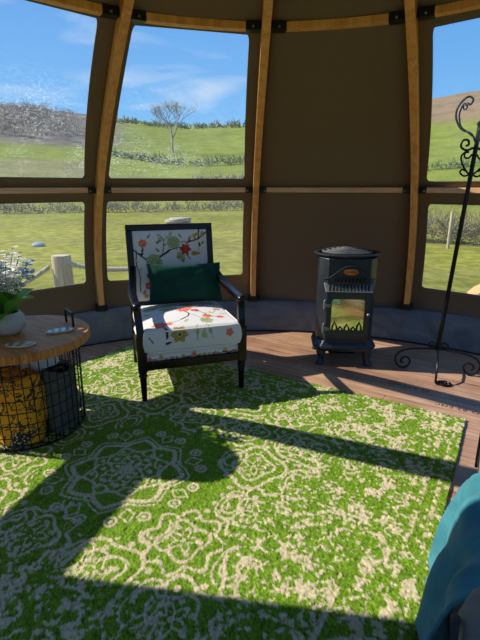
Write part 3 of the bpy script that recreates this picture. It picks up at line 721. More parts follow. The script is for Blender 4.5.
def armchair():
    ang = math.atan2(.2, .612)
    o = thing('armchair', 'black framed armchair with floral cushions, standing on the green rug', 'armchair', (-.286-.30*.31-.004, 2.582+.30*.95-.02, 0), ang)
    # local: front at y=-.30, back at y=+.30, half width .30
    w = .333; FY = -.325
    for sx in (-1, 1):
        m = MB()
        L = []
        for z, r in ((0.012, .013), (.02, .0155), (.17, .021), (.172, .026), (.182, .027), (.185, .021), (.195, .024), (.199, .027), (.22, .028)): L.append((r, z))
        m.lathe(L, (sx*(w-.028), FY, 0), 14)
        m.tube([(sx*(w-.028), FY, .21), (sx*(w-.028), FY, .43)], 1., 4, sq=(.027, .027)); m.build('front_leg', M_ebony, o, bevel=.003)
        m = MB(); m.bar([(sx*.285, .345, .016), (sx*.285, .305, .16), (sx*.285, .285, .30), (sx*.285, .30, .46)], .042, .042, (0, 1, 0)); m.build('rear_leg', M_ebony, o, smooth=False, bevel=.004)
        # sloping arm with its curved support
        m = MB(); pts = []; ws = []
        for k in range(17):
            t = k/16; y = .30-.59*t; z = .715-.135*t-.032*math.sin(PI*t)+.012*t*t; pts.append((sx*(.275+(w-.018-.275)*min(1, t*1.6)), y, z))
        m.bar(pts, .048, .034, (0, 0, 1)); m.ball((sx*(w-.018), -.292, .590), .031, 14, (.85, 1, .75)); m.build('arm', M_ebony, o, bevel=.006)
        m = MB(); m.bar([(sx*(w-.02), -.288, .585), (sx*(w-.022), -.296, .53), (sx*(w-.026), -.315, .47), (sx*(w-.028), FY, .42)], .042, .038, (0, 1, 0)); m.build('arm_support', M_ebony, o, smooth=False, bevel=.005)
    m = MB()
    m.box((0, FY, .237), (.60, .045, .05)); m.box((0, .285, .237), (.54, .045, .05))
    for sx in (-1, 1): m.bar([(sx*(w-.028), FY, .237), (sx*.285, .29, .237)], .042, .05, (0, 0, 1))
    m.build('seat_frame', M_ebony, o, smooth=False, bevel=.004)
    # upholstered deck
    def deck(f):
        for i in range(9):
            x = -.26+.065*i; f.flower(x, -.335+.01*math.sin(i*2), .019, 'oyrg'[i % 4] if i % 4 != 3 else 'y', 'p', 5, i); f.leaf(x+.03, -.34, .016, .006, i, 'g')
        f.branch([(.18, -.33), (.22, -.345), (.25, -.33)], .006); f.branch([(-.05, -.345), (0, -.335), (.04, -.345)], .004)
    d = puffy('seat_deck', .575, .60, .06, deck, o, .0, .012, 60); d.location = (0, -.03, .288)
    c = puffy('seat_cushion', .575, .60, .14, seat_floral, o, .028, .022); c.location = (0, -.052, .388)
    m = MB()
    for zz in (.060, -.066):
        pr = [(x*.290, y*.303, 0) for x, y in [(math.copysign(abs(math.cos(t))**.18, math.cos(t)), math.copysign(abs(math.sin(t))**.18, math.sin(t))) for t in [2*PI*k/72 for k in range(72)]]]
        m.tube([(p[0], p[1], zz) for p in pr], .006, 6, closed=True)
    pm = m.build('piping', M_piping, c)
    # back: leaning frame with upholstered pad
    R = Matrix.Rotation(math.radians(-8.5), 4, 'X'); T = Matrix.Translation((0, .275, .40)) @ R
    m = MB(); H = .605; bw = .302; fw = .042
    m.box((0, 0, H-fw/2), (bw*2, .042, fw)); m.box((0, 0, .06), (bw*2-.06, .04, fw))
    for sx in (-1, 1): m.box((sx*(bw-fw/2), 0, H/2-.02), (fw, .042, H-.04))
    m.xf(T); m.build('back_frame', M_ebony, o, smooth=False, bevel=.006)
    n = 150; U, V = np.meshgrid(np.linspace(-.262, .262, n), np.linspace(-.245, .245, n), indexing='ij'); f = Floral(U, V); back_floral(f)
    e = np.minimum(.262-np.abs(U), .245-np.abs(V)); bul = -.012-.022*np.sqrt(np.clip(e/.07, 0, 1)); bul[e < .001] = .01
    P = np.stack([U, bul, V+.32], -1); Mt = np.array(T); P = P @ Mt[:3, :3].T+Mt[:3, 3]
    grid_obj('back_pad', P, f.c, M_floral, o)
    m = MB(); m.box((0, .012, .32), (.50, .016, .49)); m.xf(T); m.build('back_panel', M_piping, o, smooth=False)
    return o
M_piping = plain('cream linen piping', srgb(228, 222, 214), .85, 0, .05, 200, .1)
chair = armchair()
def pillow(name, w, h, t, mat, M, label, cat):
    n = 36; mb = MB(); fr = []; bk = []
    for i in range(n+1):
        for j in range(n+1):
            u, v = i/n*2-1, j/n*2-1
            th = t/2*((1-u**4)*(1-v**4))**.42*(1+.10*math.sin(5*u+2*v)+.06*math.sin(9*v-4*u))
            px = u*w/2*(1-.05*(1-abs(v))**1*abs(u)**3*1); pz = v*h/2*(1-.09*(1-u*u)*abs(v)**3)
            fr.append((px, -th, pz)); bk.append((px, th, pz))
    idx = lambda i, j: i*(n+1)+j
    F = [(idx(i, j), idx(i+1, j), idx(i+1, j+1), idx(i, j+1)) for i in range(n) for j in range(n)]
    mb.add(fr, F); mb.add(bk, [q[::-1] for q in F]); mb.xf(M); o = mb.build(name, mat, None); return tag(o, label, cat)
chairM = Matrix.Translation(chair.location) @ Matrix.Rotation(chair.rotation_euler.z, 4, 'Z')
pillow('pillow', .505, .275, .12, M_velvet, chairM @ Matrix.Translation((.060, .150, .617)) @ Matrix.Rotation(math.radians(-17), 4, 'X') @ Matrix.Rotation(math.radians(1.5), 4, 'Y'), 'dark green velvet lumbar pillow leaning on the armchair back', 'pillow')

# ---------------------------------------------------------------- gas stove
M_iron = plain('blued black cast iron', srgb(46, 51, 58), .36, .25, .2, 50, .12)
M_badge = plain('copper badge', srgb(176, 98, 52), .35, .8, .1, 40, 0)
M_hole = plain('dark slot', srgb(8, 8, 8), .9, 0, .1, 5, 0)
M_sglass = MT('stove glass'); M_sglass.base((.80, .72, .36, 1)); M_sglass.set(Roughness=.12, Metallic=.9); M_sglass.p.inputs['Specular IOR Level'].default_value = 1.; M_sglass.p.inputs['Coat Weight'].default_value = 1.; M_sglass.p.inputs['Coat IOR'].default_value = 2.2
_n = M_sglass.n('TexNoise', Vector=M_sglass.coord(), Scale=22., Detail=3.); M_sglass.bump(_n.outputs[0], .08, .01); M_sglass = M_sglass.m
def stove():
    o = thing('gas_stove', 'black cast iron stove with a glass door, on the planks before the brown panel', 'stove', (.770, 3.225, 0), math.radians(-5))
    def outline(w, d, f, fw, k=1.):      # rounded rear, canted flat front; front = -y
        P = [(-fw, -f), (fw, -f), (w, -f+.075)]
        for q in range(13):
            a = PI*q/12; P.append((w*math.cos(a), .02+d*math.sin(a)))
        P.append((-w, -f+.075)); return [(x*k, y*k) for x, y in P]
    body = outline(.198, .17, .175, .145)
    m = MB(); m.prism(body, .165, .775); m.build('body', M_iron, o, bevel=.006)
    m = MB(); ol = lambda k: outline(.198*k, .17*k, .175*k+.012, .152*k)
    L = []
    for z, k in ((.105, 1.02), (.112, 1.10), (.135, 1.15), (.15, 1.13), (.166, 1.06), (.185, 1.01)): L.append([(x, y, z) for x, y in ol(k)])
    m.loops(L, True, True); m.build('plinth', M_iron, o, bevel=.003)
    for sx, sy in ((-1, -1), (1, -1), (-1, 1), (1, 1)):
        m = MB(); c = Vector((sx*.158, -.155 if sy < 0 else .13, 0)); P = []
        for z, dx, r in ((.115, 0, .034), (.095, .006, .036), (.06, .004, .027), (.03, .008, .026), (.016, .016, .031), (.004, .018, .031)): P.append((c+Vector((sx*dx, sy*dx, z)), r))
        m.loops([[p+Vector((r*math.cos(a), r*math.sin(a), 0)) for a in [2*PI*q/14 for q in range(14)]] for p, r in P], True, True); m.build('foot', M_iron, o)
    # lid with grille
    m = MB(); m.lathe([(.19, .768), (.205, .772), (.232, .785), (.238, .793), (.236, .800), (.222, .803), (.205, .799), (.195, .780), (.01, .776)], (0, .005, 0), 44, 1., .88); lid = m.build('lid', M_iron, o)
    m = MB()
    for r in (.03, .066, .102, .138, .172): m.tube([(r*math.cos(a), .012+.86*r*math.sin(a), .828-.05*(r/.175)**2*.5) for a in [2*PI*q/36 for q in range(36)]], .0075, 6, closed=True)
    for k in range(8):
        a = PI*k/4+.2; m.tube([(.02*math.cos(a), .012+.02*math.sin(a)*.86, .826), (.18*math.cos(a), .012+.18*.86*math.sin(a), .800)], .006, 6)
    m.build('grille', M_iron_l, lid)
    # arched plate over the vents, with badge
    m = MB(); n = 24; top = []; 
    for k in range(n+1):
        x = -.175+.35*k/n; t = 1-abs(x)/.175; zt = .635+.095*(t*t*(3-2*t)); y = -.183-.006*t-(0 if abs(x) < .14 else 0)+max(0, abs(x)-.145)*1.3; top.append((x, y, zt))
    m.loops([[(x, y+.03, .60) for x, y, z in top], [(x, y-.012, .60) for x, y, z in top], [(x, y-.012, z) for x, y, z in top], [(x, y+.03, z) for x, y, z in top]])
    plate = m.build('arched_plate', M_iron, o, bevel=.003, angle=30)
    m = MB(); m.tube([(x, y-.014, z) for x, y, z in top], .006, 6); m.build('rim_bead', M_iron, plate)
    m = MB(); m.ball((.005, -.205, .690), 1, 24, (.052, .008, .025)); m.build('badge', M_badge, plate)
    m = MB()
    for k in range(9): m.box((-.098+.0245*k, -.2065-.000, .635), (.011, .006, .036), Matrix.Rotation(.15, 3, 'Y'), bev=.002)
    m.build('upper_slots', M_hole, plate, smooth=False)
    # sloping hood with slots
    m = MB(); zt, zb = .607, .553
    L = [[(-.178, -.17, zt), (.178, -.17, zt), (.178, -.19, zt-.002), (-.178, -.19, zt-.002)], ]
    vs = [(-.172, -.165, zt), (.172, -.165, zt), (.172, -.188, zt), (-.172, -.188, zt), (-.158, -.165, zb), (.158, -.165, zb), (.158, -.232, zb), (-.158, -.232, zb)]
    m.add(vs, [(0, 1, 2, 3), (4, 7, 6, 5), (3, 2, 6, 7), (0, 3, 7, 4), (1, 5, 6, 2), (0, 4, 5, 1)]); hood = m.build('hood', M_iron_l, o, smooth=False, bevel=.003)
    sl = math.atan2(.044, .054); m = MB()
    for k in range(12): m.box((-.132+.024*k, -.2115, .580), (.011, .006, .047), Matrix.Rotation(-sl, 3, 'X') @ Matrix.Rotation(.12, 3, 'Y'), bev=.002)
    m.build('hood_slots', M_hole, hood, smooth=False)
    # door
    dw, z0, z1 = .152, .205, .552; y0 = -.168; y1 = -.222
    h = rrect(-.113, .113, .262, .502, .022, .022, 5); ou = outer_rect(h, -.113, .113, .262, .502, -dw, dw, z0, z1)
    m = MB(); m.loops([[(x, y1+.02, z) for x, z in h], [(x*1.0, y1, z) for x, z in h], [(x*.12+u*.88, y1-.004, z*.12+v*.88) for (x, z), (u, v) in zip(h, ou)], [(x, y1, z) for x, z in ou], [(x, y0, z) for x, z in ou]]); door = m.build('door', M_iron, o, angle=35)
    m = MB(); m.loops([[(x, y1+.012, z) for x, z in h]], True); g = MB(); g.add([(x, y1+.010, z) for x, z in h], [tuple(range(len(h)))[::-1]]); g.add([(x, y1+.018, z) for x, z in h], [tuple(range(len(h)))]); g.build('door_glass', M_sglass, door, smooth=False)
    m = MB()
    for i, x in enumerate((-.085, -.045, 0, .045, .085)):
        zz = (.335, .30, .318, .30, .335)[i]; m.tube([(x-.018, y1+.004, .262), (x-.014, y1+.004, .262+(zz-.262)*.55), (x, y1+.004, zz), (x+.014, y1+.004, .262+(zz-.262)*.55), (x+.018, y1+.004, .262)], .006, 6)
    m.box((0, y1+.004, .268), (.22, .012, .014)); m.build('tracery', M_iron, door)
    for zz in (.285, .455):
        m = MB(); m.tube([(-dw-.008, y1+.012, zz-.025), (-dw-.008, y1+.012, zz+.025)], .011, 10); m.ball((-dw-.008, y1+.012, zz+.03), .009, 8); m.ball((-dw-.008, y1+.012, zz-.03), .009, 8); m.box((-dw+.012, y1-.002, zz), (.035, .01, .022)); m.build('hinge', M_iron_l, door)
    m = MB(); m.tube([(dw-.016, y1, .40), (dw-.016, y1-.022, .40)], .006, 8); m.ball((dw-.016, y1-.026, .40), .012, 10); m.build('knob', M_iron_l, door)
    m = MB(); m.box((0, -.185, .190), (.29, .03, .016)); m.build('sill', M_iron, o, bevel=.004)
    # gas bottle showing between the feet
    m = MB(); m.box((0, .03, .075), (.2, .2, .06), bev=.01); m.build('burner_box', M_hole, o)
    return o
M_iron_l = plain('worn grey iron', srgb(120, 122, 122), .4, .4, .2, 40, .1)
stove()

# ---------------------------------------------------------------- wrought iron stand
M_wrought = plain('black wrought iron', srgb(16, 15, 15), .4, .4, .2, 60, .08)
def spiral(c, r0, turns, a0, dirn, n=40, rend=.15):
    """2d spiral starting on radius r0 at angle a0, winding inwards"""
    P = []
    for k in range(n+1):
        t = k/n; r = r0*(1-(1-rend)*t); a = a0+dirn*turns*2*PI*t; P.append((c[0]+r*math.cos(a), c[1]+r*math.sin(a)))
    return P
def smooth2(pts, n=10):
    """Catmull-Rom through 2d points"""
    P = [np.array(p, float) for p in pts]; P = [2*P[0]-P[1]]+P+[2*P[-1]-P[-2]]; R = []
    for i in range(1, len(P)-2):
        for k in range(n):
            t = k/n; a, b, c, d = P[i-1:i+3]; R.append(.5*((2*b)+(-a+c)*t+(2*a-5*b+4*c-d)*t*t+(-a+3*b-3*c+d)*t**3))
    R.append(P[-2]); return [tuple(r) for r in R]
def iron_stand():
    bx, by = 1.38, 2.94; NZ = .165; LA = math.radians(3.0)
    o = thing('iron_stand', 'tall black wrought iron stand with scrolls, on the planks at the right', 'stand', (bx, by, 0), 0)
    LEAN = Matrix.Translation((0, 0, NZ)) @ Matrix.Rotation(LA, 4, 'Y') @ Matrix.Translation((0, 0, -NZ))
    MB().tube([(0, 0, NZ-.015), (0, 0, 1.60)], .0135, 12).xf(LEAN).build('pole', M_wrought, o)
    foot = smooth2([(.0, NZ), (.08, .160), (.17, .154), (.24, .132), (.275, .088), (.264, .035), (.226, .010), (.186, .026), (.176, .064), (.200, .090), (.230, .080), (.236, .056), (.220, .046)])
    curl = smooth2([(.0, NZ+.01), (.018, NZ+.035), (.045, NZ+.045), (.062, NZ+.025), (.05, NZ+.004), (.034, NZ+.012)])
    for az in (170, 334):
        d = Vector((math.cos(math.radians(az)), math.sin(math.radians(az)), 0)); m = MB()
        m.tube([d*u+Vector((0, 0, v)) for u, v in foot], .0072, 8); lg = m.build('leg', M_wrought, o)
        m = MB(); m.tube([d*u+Vector((0, 0, v)) for u, v in curl], .006, 8); m.build('collar_scroll', M_wrought, o)
    d = Vector((-.10, -.243, 0)); m = MB()      # front leg drops to the floor and ends in a flat scroll
    P = [d*t+Vector((0, 0, z)) for t, z in ((0, NZ), (.35, .162), (.7, .150), (.9, .115), (.98, .06), (1.0, .02))]+[d+Vector((.01, .0, .009))]
    pr = spiral((.06, -.0), .055, 1.5, PI, -1, 44, .25); P += [d+Vector((x, y*.85, .0085)) for x, y in pr[2:]]
    m.tube(P, .0072, 8); m.build('leg', M_wrought, o)
    m = MB(); m.ball((0, 0, NZ+.002), .024, 12, (1, 1, .8)); m.build('collar', M_wrought, o)
    F = lambda P: [((x-240)/448.09, y) for x, y in P]
    # the scrolls left of the pole, as (distance from the pole, height)
    arm_s = smooth2([(-.004, 1.515), (-.030, 1.555), (-.085, 1.580), (-.115, 1.625), (-.124, 1.665), (-.118, 1.705), (-.094, 1.745), (-.072, 1.760), (-.052, 1.745), (-.060, 1.718), (-.078, 1.724)])
    arm_b = smooth2([(-.006, 1.53), (-.045, 1.560), (-.088, 1.592), (-.104, 1.640), (-.107, 1.672), (-.096, 1.714), (-.084, 1.722)])
    arm_c = smooth2([(-.096, 1.712), (-.090, 1.690), (-.078, 1.692), (-.076, 1.710), (-.086, 1.714)])
    s1 = smooth2([(-.004, 1.478), (-.040, 1.462), (-.070, 1.480), (-.066, 1.515), (-.042, 1.520), (-.034, 1.496), (-.046, 1.486)])
    s2 = smooth2([(-.012, 1.478), (-.040, 1.455), (-.060, 1.425), (-.050, 1.385), (-.030, 1.352), (-.008, 1.325)])
    s3 = smooth2([(-.008, 1.318), (-.030, 1.312), (-.052, 1.330), (-.044, 1.350), (-.028, 1.342)]); s4 = smooth2([(-.008, 1.44), (-.022, 1.418), (-.042, 1.420), (-.044, 1.445), (-.026, 1.452)])
    for sx in (0, 180):
        R = rotz(math.radians(sx)); g = MB()
        for c, r in ((arm_s, .0062), (arm_b, .0052), (arm_c, .005), (s1, .0068), (s2, .006), (s3, .0058), (s4, .0058)):
            g.tube([R @ Vector((x*1.22-.006, 0, z)) for x, z in c], r, 8)
        g.xf(LEAN).build('scroll_arm', M_wrought, o)
    MB().ball((0, 0, 1.615), .02, 12).xf(LEAN).build('finial', M_wrought, o)
iron_stand()

# ---------------------------------------------------------------- basket table
M_top = MT('mango wood boards')
def topmat(t):
    v = t.coord(rot=(0, 0, math.radians(35))); br = t.N.new('ShaderNodeTexBrick'); t.L.new(v, br.inputs['Vector'])
    br.inputs['Scale'].default_value = 1.; br.inputs['Brick Width'].default_value = 1.4; br.inputs['Row Height'].default_value = .085; br.inputs['Mortar Size'].default_value = .0012; br.inputs['Bias'].default_value = 0.
    br.inputs['Color1'].default_value = srgb(214, 146, 76); br.inputs['Color2'].default_value = srgb(172, 100, 44); br.inputs['Mortar'].default_value = srgb(80, 48, 26)
    mp = t.N.new('ShaderNodeMapping'); t.L.new(v, mp.inputs[0]); mp.inputs['Scale'].default_value = (2.5, 26, 2.5)
    nz = t.n('TexNoise', Vector=mp.outputs[0], Scale=2.5, Detail=7., Distortion=1.5)
    t.base(t.mix(.55, br.outputs[0], t.ramp(nz.outputs[0], [(.3, srgb(112, 58, 24)), (.5, srgb(188, 116, 54)), (.7, srgb(230, 168, 92))]))); t.set(Roughness=.5); t.p.inputs['Specular IOR Level'].default_value = .3; t.bump(nz.outputs[0], .08, .002)
topmat(M_top); M_top = M_top.m
TX, TY, TZ, TR = -1.133, 2.174, .53, .348
table = thing('basket_table', 'round wooden table on a black wire basket, at the left edge', 'table', (TX, TY, 0))
MB().lathe([(.02, TZ-.046), (TR-.012, TZ-.046), (TR-.002, TZ-.042), (TR, TZ-.02), (TR-.001, TZ-.005), (TR-.006, TZ), (.02, TZ)], (0, 0, 0), 72).build('table_top', M_top, table)
m = MB(); RB = .286
for k in range(44):
    a = 2*PI*k/44; m.tube([(RB*.97*math.cos(a), RB*.97*math.sin(a), .02), (RB*math.cos(a), RB*math.sin(a), TZ-.045)], .0026, 5)
for j in range(8):
    z = .022+j*.0642; r = RB*(.97+.03*j/7); m.tube([(r*math.cos(a), r*math.sin(a), z) for a in [2*PI*q/56 for q in range(56)]], .0045 if j in (0, 7) else .0026, 5, closed=True)
for k in range(9):
    y = -.26+.065*k; x = math.sqrt(max(0, (RB*.97)**2-y*y)); m.tube([(-x, y, .02), (x, y, .02)], .0026, 5); m.tube([(y, -x, .02), (y, x, .02)], .0026, 5)
m.build('wire_basket', M_wrought, table)
for an in (38, 218):
    a = math.radians(an); c = Vector((.261*math.cos(a), .261*math.sin(a), TZ)); t = Vector((-math.sin(a), math.cos(a), 0)); m = MB()
    m.bar([c-t*.058, c-t*.058+Vector((0, 0, .066)), c-t*.055+Vector((0, 0, .072)), c+t*.055+Vector((0, 0, .072)), c+t*.058+Vector((0, 0, .066)), c+t*.058], .010, .010, (math.cos(a), math.sin(a), 0)); m.build('handle', M_wrought, table, smooth=False)
# rolled blankets standing in the basket
def rolled(name, label, c, r, h, mat, seed, lean=(0, 0), turns=3, cat='blanket'):
    R = random.Random(seed); th = r/turns; n = 40*turns; pts = []
    o = thing(name, label, cat, (c[0], c[1], .03))
    m = MB(); L = []; nz = 14
    for j in range(nz+1):
        t = j/nz; l = []
        for k in range(48):
            a = 2*PI*k/48; rr_ = r*(1+.05*math.sin(2*a+seed)+.035*math.sin(5*a+seed*2+t*3)+.03*math.sin(t*16+a*2+seed)); rr_ *= (.93+.09*math.sin(PI*min(1, t*1.1)))
            l.append((rr_*math.cos(a)+lean[0]*t, rr_*math.sin(a)+lean[1]*t, h*t+.012*math.sin(a*2+seed)*t))
        L.append(l)
    top = L[-1]; L.append([(x*.86+lean[0]*.14, y*.86+lean[1]*.14, z+.012) for x, y, z in top]); L.append([(x*.70+lean[0]*.3, y*.70+lean[1]*.3, z-.004) for x, y, z in top]); L.append([(x*.05+lean[0]*.95, y*.05+lean[1]*.95, z-.02) for x, y, z in top])
    m.loops(L, True, True); m.build('outer_wrap', mat, o)
    m = MB(); P = []
    for k in range(70):
        t = k/69; a = 2*PI*2.2*t+seed; q = r*(.78-.62*t); P.append((q*math.cos(a)+lean[0], q*math.sin(a)+lean[1], h+.004))
    m.bar(P, .045, r*.17, (0, 0, 1)); m.build('rolled_end', mat, o, bevel=.004); return o
def yellow_mat():
    t = MT('mustard printed throw'); v = t.coord(); vo = t.n('TexVoronoi', Vector=t.coord(scale=(1, 1, .8)), Scale=17.); nz = t.n('TexNoise', Vector=v, Scale=13., Detail=2., Distortion=2.)
    n2 = t.n('TexNoise', Vector=v, Scale=4.2, Detail=2.); w = t.n('TexVoronoi', Vector=v, Scale=75.)
    k = t.ramp(nz.outputs[0], [(.50, (0, 0, 0, 1)), (.53, (1, 1, 1, 1)), (.585, (1, 1, 1, 1)), (.61, (0, 0, 0, 1))])
    c = t.mix(k, srgb(236, 160, 22), srgb(66, 58, 34))
    k2 = t.ramp(n2.outputs[0], [(.60, (0, 0, 0, 1)), (.63, (1, 1, 1, 1))]); spots = t.ramp(w.outputs[0], [(.25, srgb(206, 200, 180)), (.42, srgb(38, 36, 32))])
    t.base(t.mix(k2, c, spots)); t.set(Roughness=.9); t.bump(nz.outputs[0], .3, .006); return t.m
M_yel = yellow_mat(); M_dkb = plain('charcoal fleece', srgb(86, 86, 80), .95, 0, .2, 40, .4, .006); M_wht = plain('white cotton', srgb(222, 220, 215), .9, 0, .06, 30, .4, .01)
yb = rolled('blanket', 'mustard yellow printed blanket rolled upright in the wire basket', (TX+.02, TY-.140), .122, .315, M_yel, 2, (0, .01))
rolled('blanket', 'charcoal grey blanket rolled upright in the wire basket', (TX+.180, TY-.02), .088, .30, M_dkb, 5, (.0, .01))
rolled('blanket', 'white blanket roll behind the yellow and charcoal rolls in the basket', (TX+.06, TY+.08), .095, .40, M_wht, 9, (.0, -.01))
rolled('blanket', 'dark blanket roll at the back of the wire basket, by the rim', (TX-.165, TY+.05), .10, .30, M_dkb, 4)
for k, (a, z, r) in enumerate(((238, .20, .022), (243, .13, .022), (236, .09, .020))):
    a = math.radians(a); MB().ball(((RB+.018)*math.cos(a)+.01, (RB+.018)*math.sin(a)+.155, z-.03), r, 10).build('pompom', M_wht, yb)

# floor lamp added out of view to cast the rounded shadow on the rug
M_linen = plain('natural linen', srgb(206, 192, 168), .9, 0, .08, 120, .1)
blocker = thing('added_sun_blocker', 'added unseen lamp with a linen shade, beyond the left picture edge', 'blocker', (-1.67, 2.07, 0))
MB().lathe([(.01, .001), (.11, .001), (.115, .01), (.11, .02), (.025, .03), (.01, .03)], (0, 0, 0), 32).build('base', M_wrought, blocker)
MB().tube([(0, 0, .02), (0, 0, 1.31)], .010, 12).build('pole', M_wrought, blocker)
sh = MB().lathe([(.175, .98), (.155, 1.32), (.151, 1.32), (.171, .98)], (0, 0, 0), 48, cap=False).build('blocker_shade', M_linen, blocker)
MB().lathe([(.006, 1.310), (.153, 1.311), (.153, 1.315), (.006, 1.316)], (0, 0, 0), 40).build('shade_top', M_linen, sh)
# coasters
M_agate = MT('blue grey agate'); _w = M_agate.n('TexWave', Vector=M_agate.coord(), Scale=9., Distortion=3.); M_agate.base(M_agate.ramp(_w.outputs[0], [(.1, srgb(96, 116, 138)), (.5, srgb(150, 164, 176)), (.8, srgb(214, 216, 214))])); M_agate.set(Roughness=.25); M_agate = M_agate.m
M_slice = MT('olive grey agate'); _w = M_slice.n('TexWave', Vector=M_slice.coord(), Scale=7., Distortion=3.); M_slice.base(M_slice.ramp(_w.outputs[0], [(.1, srgb(120, 112, 84)), (.5, srgb(158, 148, 112)), (.8, srgb(190, 180, 140))])); M_slice.set(Roughness=.25); M_slice = M_slice.m
M_gilt = plain('pale gilt rim', srgb(206, 190, 150), .35, .3, .1, 50, 0)
def coaster(x, y, r, mat, label, seed, sy=.8, rot=0.):
    o = thing('coaster', label, 'coaster', (x, y, TZ), rot); R = random.Random(seed); ph = [R.uniform(0, 6) for _ in range(4)]
    f = lambda a, k: r*k*(1+.10*math.sin(2*a+ph[0])+.06*math.sin(3*a+ph[1])+.03*math.sin(7*a+ph[2]))
    L = []
    for z, k in ((.0005, .97), (.003, 1.), (.010, 1.), (.012, .97)): L.append([(f(a, k)*math.cos(a), sy*f(a, k)*math.sin(a), z) for a in [2*PI*q/48 for q in range(48)]])
    MB().loops(L, True, True).build('stone_slice', mat, o); MB().tube([(f(a, 1.)*math.cos(a), sy*f(a, 1.)*math.sin(a), .0065) for a in [2*PI*q/48 for q in range(48)]], .0045, 6, closed=True).build('rim', M_gilt, o)
# potted plant
M_pot = plain('speckled stoneware', srgb(196, 190, 184), .45, 0, .08, 160, .1)
M_soil = plain('dark soil', srgb(48, 36, 28), 1, 0, .3, 60, .6, .01)
M_leaf = MT('glossy green leaf'); _n = M_leaf.n('TexNoise', Vector=M_leaf.coord(), Scale=14., Detail=3.); M_leaf.base(M_leaf.ramp(_n.outputs[0], [(.3, srgb(52, 118, 30)), (.7, srgb(104, 168, 52))])); M_leaf.set(Roughness=.3)
def leaf_trans(t, c):
    tl = t.n('BsdfTranslucent', Color=c); mx = t.N.new('ShaderNodeMixShader'); mx.inputs[0].default_value = .4; t.L.new(t.p.outputs[0], mx.inputs[1]); t.L.new(tl.outputs[0], mx.inputs[2]); t.L.new(mx.outputs[0], t.out.inputs[0])
leaf_trans(M_leaf, srgb(140, 205, 60)); M_leaf = M_leaf.m
M_petal = MT('white petals'); M_petal.base(srgb(250, 248, 244)); M_petal.set(Roughness=.7); leaf_trans(M_petal, srgb(252, 250, 246)); M_petal = M_petal.m
M_petalb = MT('pale blue petals'); M_petalb.base(srgb(196, 214, 232)); M_petalb.set(Roughness=.7); leaf_trans(M_petalb, srgb(205, 222, 240)); M_petalb = M_petalb.m
M_stem = plain('green stem', srgb(112, 128, 66), .7, 0, .2, 40, 0)
def leafy(mb, base, tip, w, up, n=12, curl=.05):
    base = Vector(base); tip = Vector(tip); d = tip-base; s = d.cross(Vector(up)).normalized(); nn = s.cross(d).normalized(); rows = []
    for k in range(n+1):
        t = k/n; c = base+d*t+nn*(curl*math.sin(PI*t)); ww = w*math.sin(PI*min(1, .06+t*.94))**.75; ww = max(ww, .001)
        rows.append([c-s*ww+nn*ww*.35, c-s*ww*.5+nn*ww*.08, c-nn*.003, c+s*ww*.5+nn*ww*.08, c+s*ww+nn*ww*.35])
    mb.add([p for r in rows for p in r], [(k*5+j, k*5+j+1, (k+1)*5+j+1, (k+1)*5+j) for k in range(n) for j in range(4)])
def potted_plant(px, py):
    o = thing('potted_plant', 'round grey pot of white and pale blue blossoms on the round table', 'plant', (px, py, TZ))
    pot = MB().lathe([(.03, .001), (.05, .003), (.078, .03), (.086, .062), (.080, .092), (.064, .112), (.060, .116), (.055, .112), (.058, .095), (.01, .094)], (0, 0, 0), 40).build('pot', M_pot, o)
    MB().lathe([(.005, .095), (.058, .0955), (.057, .098), (.005, .100)], (0, 0, 0), 24).build('soil', M_soil, pot)
    for b, t, w in (((.02, -.02, .10), (.175, -.05, .20), .055), ((-.01, -.04, .105), (.03, -.18, .09), .055), ((-.02, -.03, .10), (-.10, -.19, .14), .06), ((-.02, .02, .10), (-.20, .05, .18), .06), ((.01, .03, .10), (.06, .20, .19), .06),
                    ((-.02, .0, .10), (-.17, -.11, .26), .06), ((-.01, .02, .10), (-.12, .17, .28), .06), ((.0, .02, .10), (-.02, .16, .33), .055), ((-.01, -.01, .10), (-.12, -.02, .36), .055), ((.0, -.01, .1), (-.04, -.15, .27), .05)):
        m = MB(); leafy(m, b, t, w, (0, 0, 1), 14, .03); m.build('leaf', M_leaf, o, weld=False)
    R = random.Random(12)
    for k in range(34):
        tip = Vector((R.uniform(-.22, .085), R.uniform(-.20, .19), R.uniform(.27, .40))); m = MB(); base = Vector((R.uniform(-.02, .02), R.uniform(-.02, .02), .09))
        fixed = ((.150, .0, .30), (.135, .02, .36), (.10, .0, .39), (.06, -.05, .36), (.05, -.04, .29), (.09, -.03, .32), (.02, -.06, .33), (.08, -.02, .27), (-.01, -.08, .37), (.0, -.09, .30), (.125, .03, .33), (.06, .03, .41))
        if k < len(fixed): tip = Vector(fixed[k])
        mid = base.lerp(tip, .55)+Vector((0, 0, .03)); P = [base.lerp(mid, t/6).lerp(mid.lerp(tip, t/6), t/6) for t in range(7)]
        m.tube(P, .0022, 5); st = m.build('stem', M_stem, o)
        blue = k in (0, 1, 10, 20); f = MB()
        for q in range(R.randint(13, 18)):
            t = R.uniform(.55, 1.05); c = base.lerp(mid, t).lerp(mid.lerp(tip, t), t)+Vector((R.uniform(-1, 1), R.uniform(-1, 1), R.uniform(-.6, 1)))*.022
            for pz in range(5):
                an = 2*PI*pz/5+q; dv = Vector((math.cos(an), math.sin(an), R.uniform(.1, .5))).normalized(); leafy(f, c, c+dv*R.uniform(.011, .017), .0062, (0, 0, 1), 3, .002)
        f.build('blossom', M_petalb if blue else M_petal, st, weld=False)
def upx(px, py, z):
    P_, F_ = .2899, 448.09; up = (320-py)/F_; d = ((px-240)/F_, math.cos(P_)+up*math.sin(P_), -math.sin(P_)+up*math.cos(P_)); t = (z-1.25)/d[2]; return d[0]*t, d[1]*t
potted_plant(-1.175, 2.17)
coaster(-.930, 2.20, .058, M_agate, 'blue grey agate coaster on the round table, nearer the black handle', 3, .62, .5)
coaster(-1.03, 1.985, .058, M_slice, 'olive grey stone coaster near the front rim of the round table', 8, .62, .2)

